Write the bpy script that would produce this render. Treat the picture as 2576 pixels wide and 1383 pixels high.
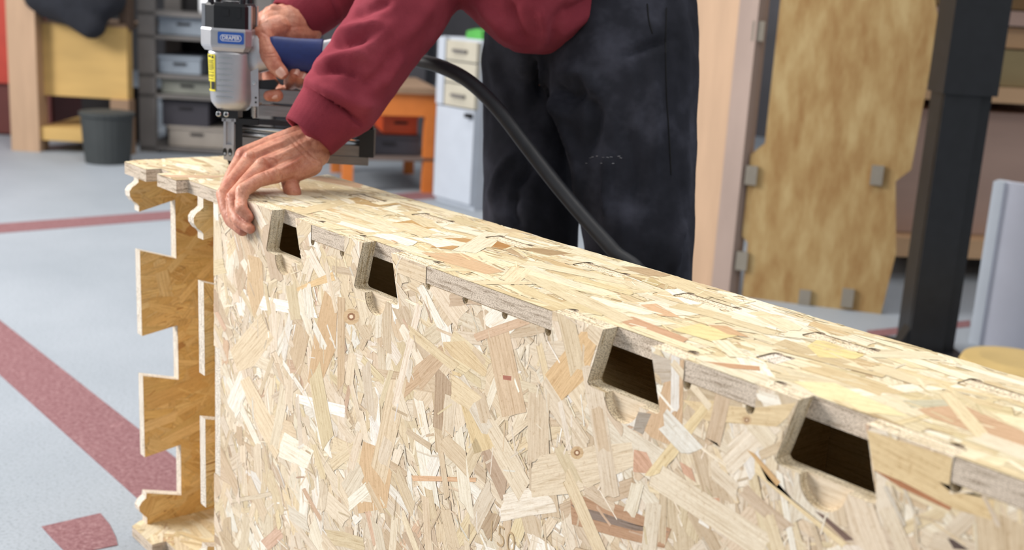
import bpy, bmesh, math, random
import numpy as np
from mathutils import Vector, Matrix, noise
from mathutils.geometry import tessellate_polygon

# ------------------------------------------------------------------ scene, camera, light
scene = bpy.context.scene
for o in list(bpy.data.objects):
    bpy.data.objects.remove(o, do_unlink=True)
COL = scene.collection
random.seed(7)

BOX_H = 0.623                     # height of the timber block (its top face is z = BOX_H)
F_PX, CX, CY = 2917.35, 1288.0, 691.5
YAW, PITCH, ROLL = -0.863884, 0.235977, 0.059192
CAM = Vector((1.44517, -0.70116, 0.28090 + BOX_H))
fwd = Vector((math.sin(YAW) * math.cos(PITCH), math.cos(YAW) * math.cos(PITCH), -math.sin(PITCH)))
_r = fwd.cross(Vector((0, 0, 1))).normalized()
_u = _r.cross(fwd)
RIGHT = _r * math.cos(ROLL) + _u * math.sin(ROLL)
UP = -_r * math.sin(ROLL) + _u * math.cos(ROLL)

cam = bpy.data.cameras.new('camera')
cam.sensor_width = 36.0
cam.lens = F_PX / 2576 * 36.0
cam.clip_start = 0.05
cam.clip_end = 60
cam.dof.use_dof = True
cam.dof.focus_distance = 1.25
cam.dof.aperture_fstop = 5.6
camo = bpy.data.objects.new('camera', cam)
COL.objects.link(camo)
camo.matrix_world = Matrix((
    (RIGHT.x, UP.x, -fwd.x, CAM.x),
    (RIGHT.y, UP.y, -fwd.y, CAM.y),
    (RIGHT.z, UP.z, -fwd.z, CAM.z),
    (0, 0, 0, 1)))
scene.camera = camo

scene.view_settings.view_transform = 'Standard'
scene.view_settings.look = 'None'
scene.view_settings.gamma = 1.0
scene.view_settings.use_curve_mapping = False
scene.view_settings.exposure = 0.22

world = bpy.data.worlds.new('world')
scene.world = world
world.use_nodes = True
world.node_tree.nodes['Background'].inputs[0].default_value = (0.86, 0.93, 1.0, 1)
world.node_tree.nodes['Background'].inputs[1].default_value = 0.36


def area_light(name, loc, target, sx, sy, power, color):
    l = bpy.data.lights.new(name, 'AREA')
    l.shape = 'RECTANGLE'
    l.size, l.size_y = sx, sy
    l.energy = power
    l.color = color
    o = bpy.data.objects.new(name, l)
    COL.objects.link(o)
    o.location = loc
    o.rotation_euler = (Vector(target) - Vector(loc)).to_track_quat('-Z', 'Y').to_euler()
    return o


# daylight from the tall workshop door on the left behind the camera, and two rows of ceiling lights
area_light('door_daylight', (-3.3, -2.9, 2.9), (0.1, 0.2, 0.6), 2.2, 2.0, 320, (1.0, 0.97, 0.93))
area_light('ceiling_light_row', (-1.2, 0.8, 3.9), (-1.2, 0.8, 0), 4.5, 0.5, 70, (1.0, 0.96, 0.90))
area_light('added_fill_right', (3.0, -0.6, 3.9), (3.0, -0.6, 0), 0.6, 4.5, 60, (1.0, 0.95, 0.88))  # added fill to brighten the shaded right-hand faces, no such lamp known
area_light('ceiling_light_row_rear', (-2.6, 3.2, 3.9), (-2.6, 3.2, 0), 6.0, 0.5, 45, (1.0, 0.96, 0.92))


# ------------------------------------------------------------------ pixel helpers (measuring only)
def ray(px, py):
    return RIGHT * ((px - CX) / F_PX) + UP * (-(py - CY) / F_PX) + fwd


def at(px, py, depth):
    return CAM + ray(px, py) * depth


def on(px, py, axis, value):
    d = ray(px, py)
    return CAM + d * ((value - CAM[axis]) / d[axis])


def proj(p):
    v = Vector(p) - CAM
    z = v.dot(fwd)
    return CX + F_PX * v.dot(RIGHT) / z, CY - F_PX * v.dot(UP) / z, z


# ------------------------------------------------------------------ object helpers
def tag(o, label=None, cat=None, group=None, kind=None):
    if label: o['label'] = label
    if cat: o['category'] = cat
    if group: o['group'] = group
    if kind: o['kind'] = kind
    return o


def empty(name, loc, label, cat, group=None, rz=0.0):
    o = bpy.data.objects.new(name, None)
    COL.objects.link(o)
    o.location = loc
    o.rotation_euler = (0, 0, rz)
    o.empty_display_size = 0.1
    o['label'] = label
    o['category'] = cat
    if group: o['group'] = group
    return o


def link_mesh(name, me, mat, parent=None, smooth=False):
    o = bpy.data.objects.new(name, me)
    COL.objects.link(o)
    if mat is not None:
        for m in (mat if isinstance(mat, (list, tuple)) else [mat]):
            me.materials.append(m)
    if smooth:
        for p in me.polygons: p.use_smooth = True
    if parent is not None:
        o.parent = parent
        chain = parent
        M = Matrix.Identity(4)
        while chain is not None:           # world matrix from the transform channels (no depsgraph yet)
            M = chain.matrix_parent_inverse @ chain.matrix_basis @ M if chain.parent else chain.matrix_basis @ M
            chain = chain.parent
        o.matrix_parent_inverse = M.inverted()
    return o


def from_bm(name, bm, mat, parent=None, smooth=False):
    me = bpy.data.meshes.new(name)
    bmesh.ops.recalc_face_normals(bm, faces=bm.faces)
    bm.to_mesh(me)
    bm.free()
    return link_mesh(name, me, mat, parent, smooth)


def part(name, shapes, mat, parent=None, smooth=False, bevel=0.0, label=None):
    """shapes: list of callables that add geometry to a bmesh"""
    bm = bmesh.new()
    for s in shapes: s(bm)
    if bevel:
        es = [e for e in bm.edges if len(e.link_faces) == 2 and e.calc_face_angle(0) > 0.6]
        bmesh.ops.bevel(bm, geom=es, offset=bevel, segments=2, affect='EDGES', profile=0.6)
    o = from_bm(name, bm, mat, parent, smooth)
    if label: o['label'] = label
    return o


def frame(origin, ax, ay, az):
    ax, ay, az = Vector(ax), Vector(ay), Vector(az)
    o = Vector(origin)
    return lambda p: o + ax * p[0] + ay * p[1] + az * p[2]


IDENT = lambda p: Vector(p)


def box(x0, x1, y0, y1, z0, z1, fr=IDENT):
    def f(bm):
        vs = [bm.verts.new(fr((x, y, z))) for x in (x0, x1) for y in (y0, y1) for z in (z0, z1)]
        for a in ((0, 1, 3, 2), (4, 6, 7, 5), (0, 4, 5, 1), (2, 3, 7, 6), (0, 2, 6, 4), (1, 5, 7, 3)):
            bm.faces.new([vs[i] for i in a])
    return f


def prism(poly, w0, w1, fr=IDENT):
    """poly in (x, z) of the frame, extruded along frame y from w0 to w1"""
    def f(bm):
        a = [bm.verts.new(fr((p[0], w0, p[1]))) for p in poly]
        b = [bm.verts.new(fr((p[0], w1, p[1]))) for p in poly]
        n = len(poly)
        bm.faces.new(a)
        bm.faces.new(b[::-1])
        for i in range(n):
            bm.faces.new((a[i], a[(i + 1) % n], b[(i + 1) % n], b[i]))
    return f


def tube(pts, radii, seg=12, caps=True, squash=None):
    """swept tube through 3-D points"""
    pts = [Vector(p) for p in pts]
    if not isinstance(radii, (list, tuple)): radii = [radii] * len(pts)

    def f(bm):
        rings = []
        t0 = (pts[1] - pts[0]).normalized()
        ref = Vector((0, 0, 1)) if abs(t0.z) < 0.9 else Vector((1, 0, 0))
        n = t0.cross(ref).normalized()
        for i, p in enumerate(pts):
            if i == 0: t = pts[1] - pts[0]
            elif i == len(pts) - 1: t = pts[-1] - pts[-2]
            else: t = pts[i + 1] - pts[i - 1]
            t.normalize()
            n = (n - t * n.dot(t)).normalized()
            b = t.cross(n)
            r = radii[i]
            ring = []
            for k in range(seg):
                a = 2 * math.pi * k / seg
                ring.append(bm.verts.new(p + n * (math.cos(a) * r) + b * (math.sin(a) * r)))
            rings.append(ring)
        for i in range(len(rings) - 1):
            for k in range(seg):
                bm.faces.new((rings[i][k], rings[i][(k + 1) % seg], rings[i + 1][(k + 1) % seg], rings[i + 1][k]))
        if caps:
            bm.faces.new(rings[0][::-1])
            bm.faces.new(rings[-1])
    return f


def lathe(profile, seg=24, fr=IDENT, ex=1.0, ey=1.0):
    """profile: list of (radius, z)"""
    def f(bm):
        rings = []
        for r, z in profile:
            rings.append([bm.verts.new(fr((math.cos(2 * math.pi * k / seg) * r * ex, math.sin(2 * math.pi * k / seg) * r * ey, z)))
                          for k in range(seg)])
        for i in range(len(rings) - 1):
            for k in range(seg):
                bm.faces.new((rings[i][k], rings[i][(k + 1) % seg], rings[i + 1][(k + 1) % seg], rings[i + 1][k]))
        bm.faces.new(rings[0][::-1])
        bm.faces.new(rings[-1])
    return f


def spline(pts, n=8):
    """Catmull-Rom through points"""
    pts = [Vector(p) for p in pts]
    q = [pts[0] * 2 - pts[1]] + pts + [pts[-1] * 2 - pts[-2]]
    out = []
    for i in range(1, len(q) - 2):
        for k in range(n):
            t = k / n
            a, b, c, d = q[i - 1], q[i], q[i + 1], q[i + 2]
            out.append(0.5 * ((2 * b) + (c - a) * t + (2 * a - 5 * b + 4 * c - d) * t * t + (3 * b - a - 3 * c + d) * t ** 3))
    out.append(pts[-1])
    return out


# ------------------------------------------------------------------ materials
def srgb(r, g, b):
    f = lambda c: (c / 255 / 12.92) if c / 255 <= 0.04045 else ((c / 255 + 0.055) / 1.055) ** 2.4
    return (f(r), f(g), f(b), 1.0)


class NT:
    def __init__(self, name):
        self.m = bpy.data.materials.new(name)
        self.m.use_nodes = True
        self.t = self.m.node_tree
        self.b = self.t.nodes['Principled BSDF']

    def n(self, typ, **kw):
        nd = self.t.nodes.new(typ)
        for k, v in kw.items():
            if k.startswith('i_'):
                key = k[2:]
                key = int(key) if key.isdigit() else key.replace('_', ' ')
                nd.inputs[key].default_value = v
            else:
                setattr(nd, k, v)
        return nd

    def l(self, a, b):
        self.t.links.new(a, b)

    def coords(self, scale=(1, 1, 1), which='Object'):
        tc = self.n('ShaderNodeTexCoord')
        mp = self.n('ShaderNodeMapping')
        mp.inputs['Scale'].default_value = scale
        self.l(tc.outputs[which], mp.inputs[0])
        return mp.outputs[0]

    def noise(self, vec, scale, detail=3.0, rough=0.55):
        nd = self.n('ShaderNodeTexNoise')
        nd.inputs['Scale'].default_value = scale
        nd.inputs['Detail'].default_value = detail
        nd.inputs['Roughness'].default_value = rough
        if vec is not None: self.l(vec, nd.inputs['Vector'])
        return nd.outputs[0]

    def ramp(self, fac, stops):
        nd = self.n('ShaderNodeValToRGB')
        el = nd.color_ramp.elements
        while len(el) > 1: el.remove(el[-1])
        el[0].position, el[0].color = stops[0]
        for p, c in stops[1:]:
            e = el.new(p)
            e.color = c
        self.l(fac, nd.inputs[0])
        return nd.outputs[0]

    def bump(self, h, strength=0.3, dist=0.001):
        nd = self.n('ShaderNodeBump')
        nd.inputs['Strength'].default_value = strength
        nd.inputs['Distance'].default_value = dist
        self.l(h, nd.inputs['Height'])
        self.l(nd.outputs[0], self.b.inputs['Normal'])


def plain(name, rgb, rough=0.6, metal=0.0, var=0.10, scale=30.0, bump=0.0, stretch=(1, 1, 1), spec=0.5, bdist=0.001):
    t = NT(name)
    v = t.coords(stretch)
    nz = t.noise(v, scale, 4)
    c = srgb(*rgb)
    lo = tuple(x * (1 - var) for x in c[:3]) + (1,)
    hi = tuple(min(1, x * (1 + var)) for x in c[:3]) + (1,)
    t.l(t.ramp(nz, [(0.3, lo), (0.7, hi)]), t.b.inputs['Base Color'])
    t.b.inputs['Roughness'].default_value = rough
    t.b.inputs['Metallic'].default_value = metal
    t.b.inputs['Specular IOR Level'].default_value = spec
    if bump: t.bump(nz, bump, bdist)
    return t.m


def mat_osb_face():
    """oriented strand board face: strand colour and grain direction come with the strand geometry"""
    t = NT('osb_strands')
    at_ = t.n('ShaderNodeAttribute', attribute_name='Col')
    uv = t.n('ShaderNodeUVMap', uv_map='grain')
    mp = t.n('ShaderNodeMapping')
    mp.inputs['Scale'].default_value = (16, 330, 1)
    t.l(uv.outputs[0], mp.inputs[0])
    g1 = t.noise(mp.outputs[0], 1.0, 5, 0.65)
    mp2 = t.n('ShaderNodeMapping')
    mp2.inputs['Scale'].default_value = (45, 1100, 1)
    t.l(uv.outputs[0], mp2.inputs[0])
    g2 = t.noise(mp2.outputs[0], 1.0, 2, 0.6)
    c1 = t.ramp(g1, [(0.27, (0.66, 0.57, 0.47, 1)), (0.40, (0.90, 0.86, 0.80, 1)), (0.50, (1.0, 0.99, 0.97, 1)), (0.72, (1.10, 1.10, 1.09, 1))])
    c2 = t.ramp(g2, [(0.25, (0.76, 0.70, 0.62, 1)), (0.48, (1, 1, 1, 1))])
    m1 = t.n('ShaderNodeMix', data_type='RGBA', blend_type='MULTIPLY')
    m1.inputs[0].default_value = 1.0
    t.l(at_.outputs[0], m1.inputs[6])
    t.l(c1, m1.inputs[7])
    m2 = t.n('ShaderNodeMix', data_type='RGBA', blend_type='MULTIPLY')
    m2.inputs[0].default_value = 1.0
    t.l(m1.outputs[2], m2.inputs[6])
    t.l(c2, m2.inputs[7])
    ov = t.coords()
    g3 = t.noise(ov, 230, 4, 0.75)
    c3 = t.ramp(g3, [(0.30, (0.70, 0.62, 0.52, 1)), (0.40, (0.97, 0.95, 0.93, 1)), (0.60, (1, 1, 1, 1)), (0.72, (1.10, 1.11, 1.13, 1))])
    m3 = t.n('ShaderNodeMix', data_type='RGBA', blend_type='MULTIPLY')
    m3.inputs[0].default_value = 0.85
    t.l(m2.outputs[2], m3.inputs[6])
    t.l(c3, m3.inputs[7])
    t.l(m3.outputs[2], t.b.inputs['Base Color'])
    t.b.inputs['Roughness'].default_value = 0.62
    t.b.inputs['Specular IOR Level'].default_value = 0.35
    hs_ = t.n('ShaderNodeMath', operation='ADD')
    t.l(g1, hs_.inputs[0])
    t.l(g3, hs_.inputs[1])
    t.bump(hs_.outputs[0], 0.5, 0.0006)
    return t.m


def mat_osb_edge(name, light, dark):
    """sawn edge of the board: pale compressed layers with dark pores, lines along the board"""
    t = NT(name)
    v = t.coords((30, 30, 320))
    lay = t.noise(v, 1.0, 4, 0.6)
    v2 = t.coords((1, 1, 2.2))
    sp = t.noise(v2, 620, 2, 0.7)
    c1 = t.ramp(lay, [(0.33, srgb(*dark)), (0.5, srgb(*light)), (0.75, tuple(min(1, x * 1.1) for x in srgb(*light)[:3]) + (1,))])
    c2 = t.ramp(sp, [(0.38, (0.26, 0.21, 0.17, 1)), (0.47, (0.95, 0.94, 0.93, 1)), (0.6, (1.12, 1.12, 1.12, 1))])
    m = t.n('ShaderNodeMix', data_type='RGBA', blend_type='MULTIPLY')
    m.inputs[0].default_value = 0.85
    t.l(c1, m.inputs[6])
    t.l(c2, m.inputs[7])
    t.l(m.outputs[2], t.b.inputs['Base Color'])
    t.b.inputs['Roughness'].default_value = 0.85
    t.b.inputs['Specular IOR Level'].default_value = 0.2
    t.bump(sp, 0.5, 0.0006)
    return t.m


M_OSB = mat_osb_face()
M_EDGE = mat_osb_edge('osb_edge', (214, 198, 178), (168, 148, 124))
M_EDGE_IN = mat_osb_edge('osb_routed_edge', (206, 184, 146), (160, 132, 92))


# ------------------------------------------------------------------ oriented strand board panels
def clip_convex(poly, tri):
    """Sutherland-Hodgman: poly (list of 2-tuples) against a ccw triangle"""
    out = poly
    for i in range(3):
        ax, ay = tri[i]
        bx, by = tri[(i + 1) % 3]
        ex, ey = bx - ax, by - ay
        inp, out = out, []
        if not inp: return []
        s = inp[-1]
        ds = ex * (s[1] - ay) - ey * (s[0] - ax)
        for p in inp:
            dp = ex * (p[1] - ay) - ey * (p[0] - ax)
            if dp >= 0:
                if ds < 0:
                    k = ds / (ds - dp)
                    out.append((s[0] + (p[0] - s[0]) * k, s[1] + (p[1] - s[1]) * k))
                out.append(p)
            elif ds >= 0:
                k = ds / (ds - dp)
                out.append((s[0] + (p[0] - s[0]) * k, s[1] + (p[1] - s[1]) * k))
            s, ds = p, dp
    return out


PALE = [((226, 209, 185), 5), ((230, 215, 194), 5), ((235, 223, 205), 3), ((219, 199, 172), 4), ((212, 190, 163), 2.4),
        ((241, 234, 223), 2.2), ((224, 205, 172), 3), ((206, 183, 155), 1.0), ((211, 180, 155), 0.4), ((190, 165, 140), 0.25)]
YELLOW = [((223, 208, 174), 5), ((230, 218, 188), 5), ((217, 200, 162), 3.5), ((234, 225, 200), 3), ((210, 190, 152), 1.4),
          ((239, 233, 215), 1.4), ((202, 177, 138), 0.6), ((206, 174, 145), 0.3), ((190, 165, 129), 0.25)]
GOLD = [((226, 195, 138), 5), ((230, 201, 147), 4), ((221, 187, 127), 3), ((215, 179, 120), 2), ((232, 206, 156), 1.5), ((194, 150, 98), 0.5)]


def strand_poly(rng, L, W):
    """long ragged flake in its own axes, ccw"""
    nb = rng.randint(2, 4)
    def end(sign):
        sk = rng.uniform(-0.5, 0.5) * W
        pts = []
        for k in range(nb + 1):
            y = -W / 2 + W * k / nb
            pts.append((sign * (L / 2 + rng.uniform(-0.16, 0.16) * W) + sk * (y / W) * 1.3, y))
        return pts
    right = end(1)
    left = end(-1)
    poly = list(right)
    m = rng.randint(0, 2)
    bow = rng.uniform(-0.08, 0.08) * W
    for k in range(m): poly.append((L / 2 - L * (k + 1) / (m + 1), W / 2 + bow + rng.uniform(-0.06, 0.06) * W))
    poly += left[::-1]
    for k in range(m): poly.append((-L / 2 + L * (k + 1) / (m + 1), -W / 2 + bow + rng.uniform(-0.06, 0.06) * W))
    return poly


def make_panel(name, outline, holes, fr, thick, parent, seed, palette, angle_mean, angle_spread, density=1.0,
               faces=('front',), inner=None, extra=(), window=None, edge_mat=None, Lmean=0.055):
    """board with outline/holes in (u, v); fr maps (u, v, w), w = 0 is the front face, w = thick the rear face.
    inner: optional second outline used for the rear half of the thickness (routed pockets are open only in front).
    extra: strands placed by hand: (polygon, rgb, grain angle)"""
    rng = random.Random(seed)
    V, Fc, mats, cols, uvs = [], [], [], [], []
    base_cols = [srgb(*c) for c, w in palette]
    wts = [w for c, w in palette]

    def area2(p): return sum(p[i - 1][0] * p[i][1] - p[i][0] * p[i - 1][1] for i in range(len(p)))

    def add_face(pts3, mi, col, uv):
        i0 = len(V)
        V.extend(pts3)
        Fc.append(tuple(range(i0, i0 + len(pts3))))
        mats.append(mi)
        cols.extend([col] * len(pts3))
        uvs.extend(uv)

    def slab(outl, hls, w0, w1, do_front, do_back):
        outl = outl if area2(outl) > 0 else outl[::-1]
        loops = [outl] + [h if area2(h) < 0 else h[::-1] for h in hls]
        flat = [p for lp in loops for p in lp]
        tris = tessellate_polygon([[Vector((p[0], p[1], 0)) for p in lp] for lp in loops])
        tl = []
        for t in tris:
            tr = [flat[i] for i in t]
            if area2(tr) < 0: tr = tr[::-1]
            if abs(area2(tr)) > 1e-10: tl.append(tr)
        g = base_cols[0]
        for tr in tl:
            if do_front: add_face([fr((p[0], p[1], w0)) for p in tr], 0, g, [(p[0], p[1]) for p in tr])
            if do_back: add_face([fr((p[0], p[1], w1)) for p in tr[::-1]], 0, g, [(p[0], p[1]) for p in tr])
        for lp in loops:
            for i in range(len(lp)):
                a, b = lp[i], lp[(i + 1) % len(lp)]
                add_face([fr((a[0], a[1], w0)), fr((a[0], a[1], w1)), fr((b[0], b[1], w1)), fr((b[0], b[1], w0))], 1, g,
                         [(0, 0), (0, thick), (0.01, thick), (0.01, 0)])
        return tl, loops

    if inner is None:
        tl, loops = slab(outline, holes, 0.0, thick, True, True)
        tl_back = tl
    else:
        tl, loops = slab(outline, holes, 0.0, thick * 0.5, True, False)
        tl_back, _ = slab(inner, holes, thick * 0.5, thick, True, True)

    us = [p[0] for p in outline]
    vs = [p[1] for p in outline]
    u0, u1, v0, v1 = min(us), max(us), min(vs), max(vs)
    if window: u0, u1, v0, v1 = max(u0, window[0]), min(u1, window[1]), max(v0, window[2]), min(v1, window[3])
    segs = [(lp[i], lp[(i + 1) % len(lp)]) for lp in loops for i in range(len(lp))]
    sarr = np.array([[min(a[0], b[0]), max(a[0], b[0]), min(a[1], b[1]), max(a[1], b[1])] for a, b in segs])
    tarr = np.array([[min(p[0] for p in t), max(p[0] for p in t), min(p[1] for p in t), max(p[1] for p in t)] for t in tl])

    def inside(u, v):
        c = False
        for a, b in segs:
            if (a[1] > v) != (b[1] > v) and u < (b[0] - a[0]) * (v - a[1]) / (b[1] - a[1]) + a[0]: c = not c
        return c

    def emit(poly, w, col, ang, cu, cv, off):
        pu = [p[0] for p in poly]
        pv = [p[1] for p in poly]
        b = (min(pu), max(pu), min(pv), max(pv))
        near = np.any((sarr[:, 0] < b[1]) & (sarr[:, 1] > b[0]) & (sarr[:, 2] < b[3]) & (sarr[:, 3] > b[2]))
        pieces = []
        if not near:
            if inside(cu, cv): pieces = [poly]
        else:
            hit = np.nonzero((tarr[:, 0] < b[1]) & (tarr[:, 1] > b[0]) & (tarr[:, 2] < b[3]) & (tarr[:, 3] > b[2]))[0]
            for i in hit:
                c = clip_convex(poly, tl[i])
                if len(c) > 2 and abs(area2(c)) > 1e-8: pieces.append(c)
        ca, sa = math.cos(ang), math.sin(ang)
        for pc in pieces:
            add_face([fr((p[0], p[1], w)) for p in pc], 0, col,
                     [((p[0] - cu) * ca + (p[1] - cv) * sa + off, -(p[0] - cu) * sa + (p[1] - cv) * ca + off * 3.7) for p in pc])

    def scatter(sign, w_at):
        A = (u1 - u0) * (v1 - v0)
        nbig = int(A / (Lmean * 0.017) * 3.6 * density)
        nsl = int(A / (0.022 * 0.003) * 0.55 * density)
        jobs = [1] * nbig + [0] * nsl
        rng.shuffle(jobs)
        N = len(jobs)
        for k, big in enumerate(jobs):
            cu, cv = rng.uniform(u0, u1), rng.uniform(v0, v1)
            if big:
                L = min(0.13, max(0.022, rng.lognormvariate(math.log(Lmean), 0.42)))
                W = min(0.034, max(0.005, rng.lognormvariate(math.log(0.0155), 0.48)))
                W = min(W, L * 0.6)
            else:
                L = rng.uniform(0.007, 0.032)
                W = rng.uniform(0.0009, 0.0034)
            ang = rng.gauss(angle_mean, angle_spread) if rng.random() < 0.8 else rng.uniform(0, math.pi)
            ca, sa = math.cos(ang), math.sin(ang)
            poly = [(cu + x * ca - y * sa, cv + x * sa + y * ca) for x, y in strand_poly(rng, L, W)]
            c = rng.choices(base_cols, wts)[0]
            j = rng.uniform(0.90, 1.08)
            if not big: j *= rng.choice((0.84, 0.95, 1.05, 1.08))
            col = (c[0] * j, c[1] * j * rng.uniform(0.985, 1.012), c[2] * j * rng.uniform(0.96, 1.03), 1)
            off = rng.uniform(0, 50)
            if big and rng.random() < 0.6:       # painted shadow gap and resin line: dark copy offset under the flake
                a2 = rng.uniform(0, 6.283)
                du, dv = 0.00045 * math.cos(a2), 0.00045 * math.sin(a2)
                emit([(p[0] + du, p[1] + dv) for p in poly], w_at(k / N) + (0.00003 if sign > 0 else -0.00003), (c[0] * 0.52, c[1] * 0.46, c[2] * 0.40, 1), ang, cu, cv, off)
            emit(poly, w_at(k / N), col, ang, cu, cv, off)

    if 'front' in faces:
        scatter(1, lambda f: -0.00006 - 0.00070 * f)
        for k, (poly, rgb, ang) in enumerate(extra):
            cu = sum(p[0] for p in poly) / len(poly)
            cv = sum(p[1] for p in poly) / len(poly)
            if area2(poly) < 0: poly = poly[::-1]
            # fan from the centre keeps hand-drawn flakes convex enough for clipping
            for i in range(len(poly)):
                tri = [(cu, cv), poly[i], poly[(i + 1) % len(poly)]]
                if area2(tri) < 0: tri = tri[::-1]
                pcs = []
                bb = (min(p[0] for p in tri), max(p[0] for p in tri), min(p[1] for p in tri), max(p[1] for p in tri))
                for q in np.nonzero((tarr[:, 0] < bb[1]) & (tarr[:, 1] > bb[0]) & (tarr[:, 2] < bb[3]) & (tarr[:, 3] > bb[2]))[0]:
                    c = clip_convex(tri, tl[q])
                    if len(c) > 2: pcs.append(c)
                ca, sa = math.cos(ang), math.sin(ang)
                off = k * 1.37
                for pc in pcs:
                    add_face([fr((p[0], p[1], -0.00070 - 0.0000006 * k)) for p in pc], 0, srgb(*rgb),
                             [((p[0] - cu) * ca + (p[1] - cv) * sa + off, -(p[0] - cu) * sa + (p[1] - cv) * ca + off * 3.7) for p in pc])
    if 'back' in faces:
        tl_f, tl = tl, tl_back
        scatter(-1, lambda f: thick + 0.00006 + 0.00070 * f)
        tl = tl_f

    me = bpy.data.meshes.new(name)
    me.from_pydata([tuple(v) for v in V], [], Fc)
    me.polygons.foreach_set('material_index', mats)
    ca = me.color_attributes.new('Col', 'FLOAT_COLOR', 'CORNER')
    ca.data.foreach_set('color', np.array(cols, dtype=np.float32).ravel())
    uvl = me.uv_layers.new(name='grain')
    uvl.data.foreach_set('uv', np.array(uvs, dtype=np.float32).ravel())
    o = link_mesh(name, me, [M_OSB, edge_mat or M_EDGE], parent)
    me.update()
    return o


def semi(cu, cv, ru, rv, a0, a1, n=7):
    return [(cu + ru * math.cos(a0 + (a1 - a0) * k / n), cv + rv * math.sin(a0 + (a1 - a0) * k / n)) for k in range(n + 1)]


# ------------------------------------------------------------------ the room
def mat_floor():
    t = NT('painted_concrete')
    v = t.coords()
    big = t.noise(v, 1.3, 5, 0.6)
    fine = t.noise(v, 160, 3, 0.7)
    c = t.ramp(big, [(0.3, srgb(150, 158, 167)), (0.7, srgb(166, 173, 182))])
    s = t.ramp(fine, [(0.34, (0.72, 0.72, 0.72, 1)), (0.48, (1, 1, 1, 1)), (0.72, (1.12, 1.12, 1.12, 1))])
    m = t.n('ShaderNodeMix', data_type='RGBA', blend_type='MULTIPLY')
    m.inputs[0].default_value = 0.8
    t.l(c, m.inputs[6])
    t.l(s, m.inputs[7])
    t.l(m.outputs[2], t.b.inputs['Base Color'])
    t.b.inputs['Roughness'].default_value = 0.55
    t.bump(fine, 0.25, 0.001)
    return t.m


def mat_marking():
    t = NT('worn_red_floor_paint')
    v = t.coords()
    fine = t.noise(v, 120, 4, 0.75)
    big = t.noise(v, 9, 4, 0.6)
    c = t.ramp(fine, [(0.36, srgb(120, 76, 80)), (0.52, srgb(140, 98, 102)), (0.70, srgb(164, 130, 131))])
    d = t.ramp(big, [(0.62, (1, 1, 1, 1)), (0.74, (1.35, 1.5, 1.45, 1))])
    m = t.n('ShaderNodeMix', data_type='RGBA', blend_type='MULTIPLY')
    m.inputs[0].default_value = 1
    t.l(c, m.inputs[6])
    t.l(d, m.inputs[7])
    t.l(m.outputs[2], t.b.inputs['Base Color'])
    t.b.inputs['Roughness'].default_value = 0.6
    return t.m


M_FLOOR = mat_floor()
M_MARK = mat_marking()
M_WALL = plain('grey_painted_blockwork', (92, 90, 94), 0.85, var=0.12, scale=3)
M_WALL_L = plain('dim_painted_blockwork', (88, 86, 88), 0.85, var=0.15, scale=3)

part('floor', [box(-9.5, 4.5, -5.5, 6.2, -0.12, 0.0)], M_FLOOR)['kind'] = 'structure'
part('wall_back', [box(-9.5, 4.5, 6.2, 6.35, -0.12, 4.2)], M_WALL)['kind'] = 'structure'
part('wall_left', [box(-9.65, -9.5, -5.5, 6.35, -0.12, 4.2)], M_WALL_L)['kind'] = 'structure'


def marking(poly, name):
    def f(bm):
        a = [bm.verts.new((x, y, 0.0)) for x, y in poly]
        b = [bm.verts.new((x, y, 0.0012)) for x, y in poly]
        bm.faces.new(b)
        for i in range(len(a)):
            bm.faces.new((a[i], a[(i + 1) % len(a)], b[(i + 1) % len(a)], b[i]))
    return part(name, [f], M_MARK)


tag(marking([(-9.4, 0.045), (-0.30, 0.045), (-0.30, 0.176), (-9.4, 0.172)], 'floor_line'),
    'worn dull red painted line running along the concrete floor to the timber block', 'floor line')
tag(marking([(-2.70, -5.4), (-2.70, 0.04), (-2.70, 0.18), (-2.70, 6.0), (-2.86, 6.0), (-2.86, 0.18), (-2.86, 0.04), (-2.86, -5.4)], 'floor_line'),
    'distant dull red painted line crossing the floor behind the timber block', 'floor line')
tag(marking([(-0.392, -0.128), (-0.335, -0.128), (-0.27, -0.126), (-0.262, -0.05), (-0.29, -0.042), (-0.34, -0.033), (-0.39, -0.030)], 'paint_patch'),
    'small flaked patch of dark red paint on the floor beside the block', 'paint patch')

# ------------------------------------------------------------------ the timber block
block = empty('timber_block', (0.6, 0.1, 0.0), 'large hollow strand board block with dovetail joints being nailed together', 'timber block')

M_EDGE_T = mat_osb_edge('osb_edge_flat_board', (212, 196, 178), (160, 142, 122))
M_EDGE_C = mat_osb_edge('osb_edge_upright_board', (234, 220, 194), (188, 164, 124))
M_EDGE_R = mat_osb_edge('osb_edge_rib_board', (232, 222, 208), (205, 190, 170))
for m_, sc in ((M_EDGE_T, (30, 30, 320)), (M_EDGE_C, (30, 320, 30)), (M_EDGE_R, (320, 30, 30))):
    for nd in m_.node_tree.nodes:
        if nd.type == 'MAPPING' and nd.inputs['Scale'].default_value[2] > 100 or (nd.type == 'MAPPING' and nd.inputs['Scale'].default_value[2] == 320):
            nd.inputs['Scale'].default_value = sc

LIDS = [(-0.0945, 0.0855), (0.2487, 0.3243), (0.486, 0.6855), (0.849, 0.9235), (1.088, 1.2855), (1.449, 1.5235)]
NOTCH = [0.1526, 0.3623, 0.7526, 0.9623, 1.3526, 1.5623]
X_END = 1.66


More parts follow.
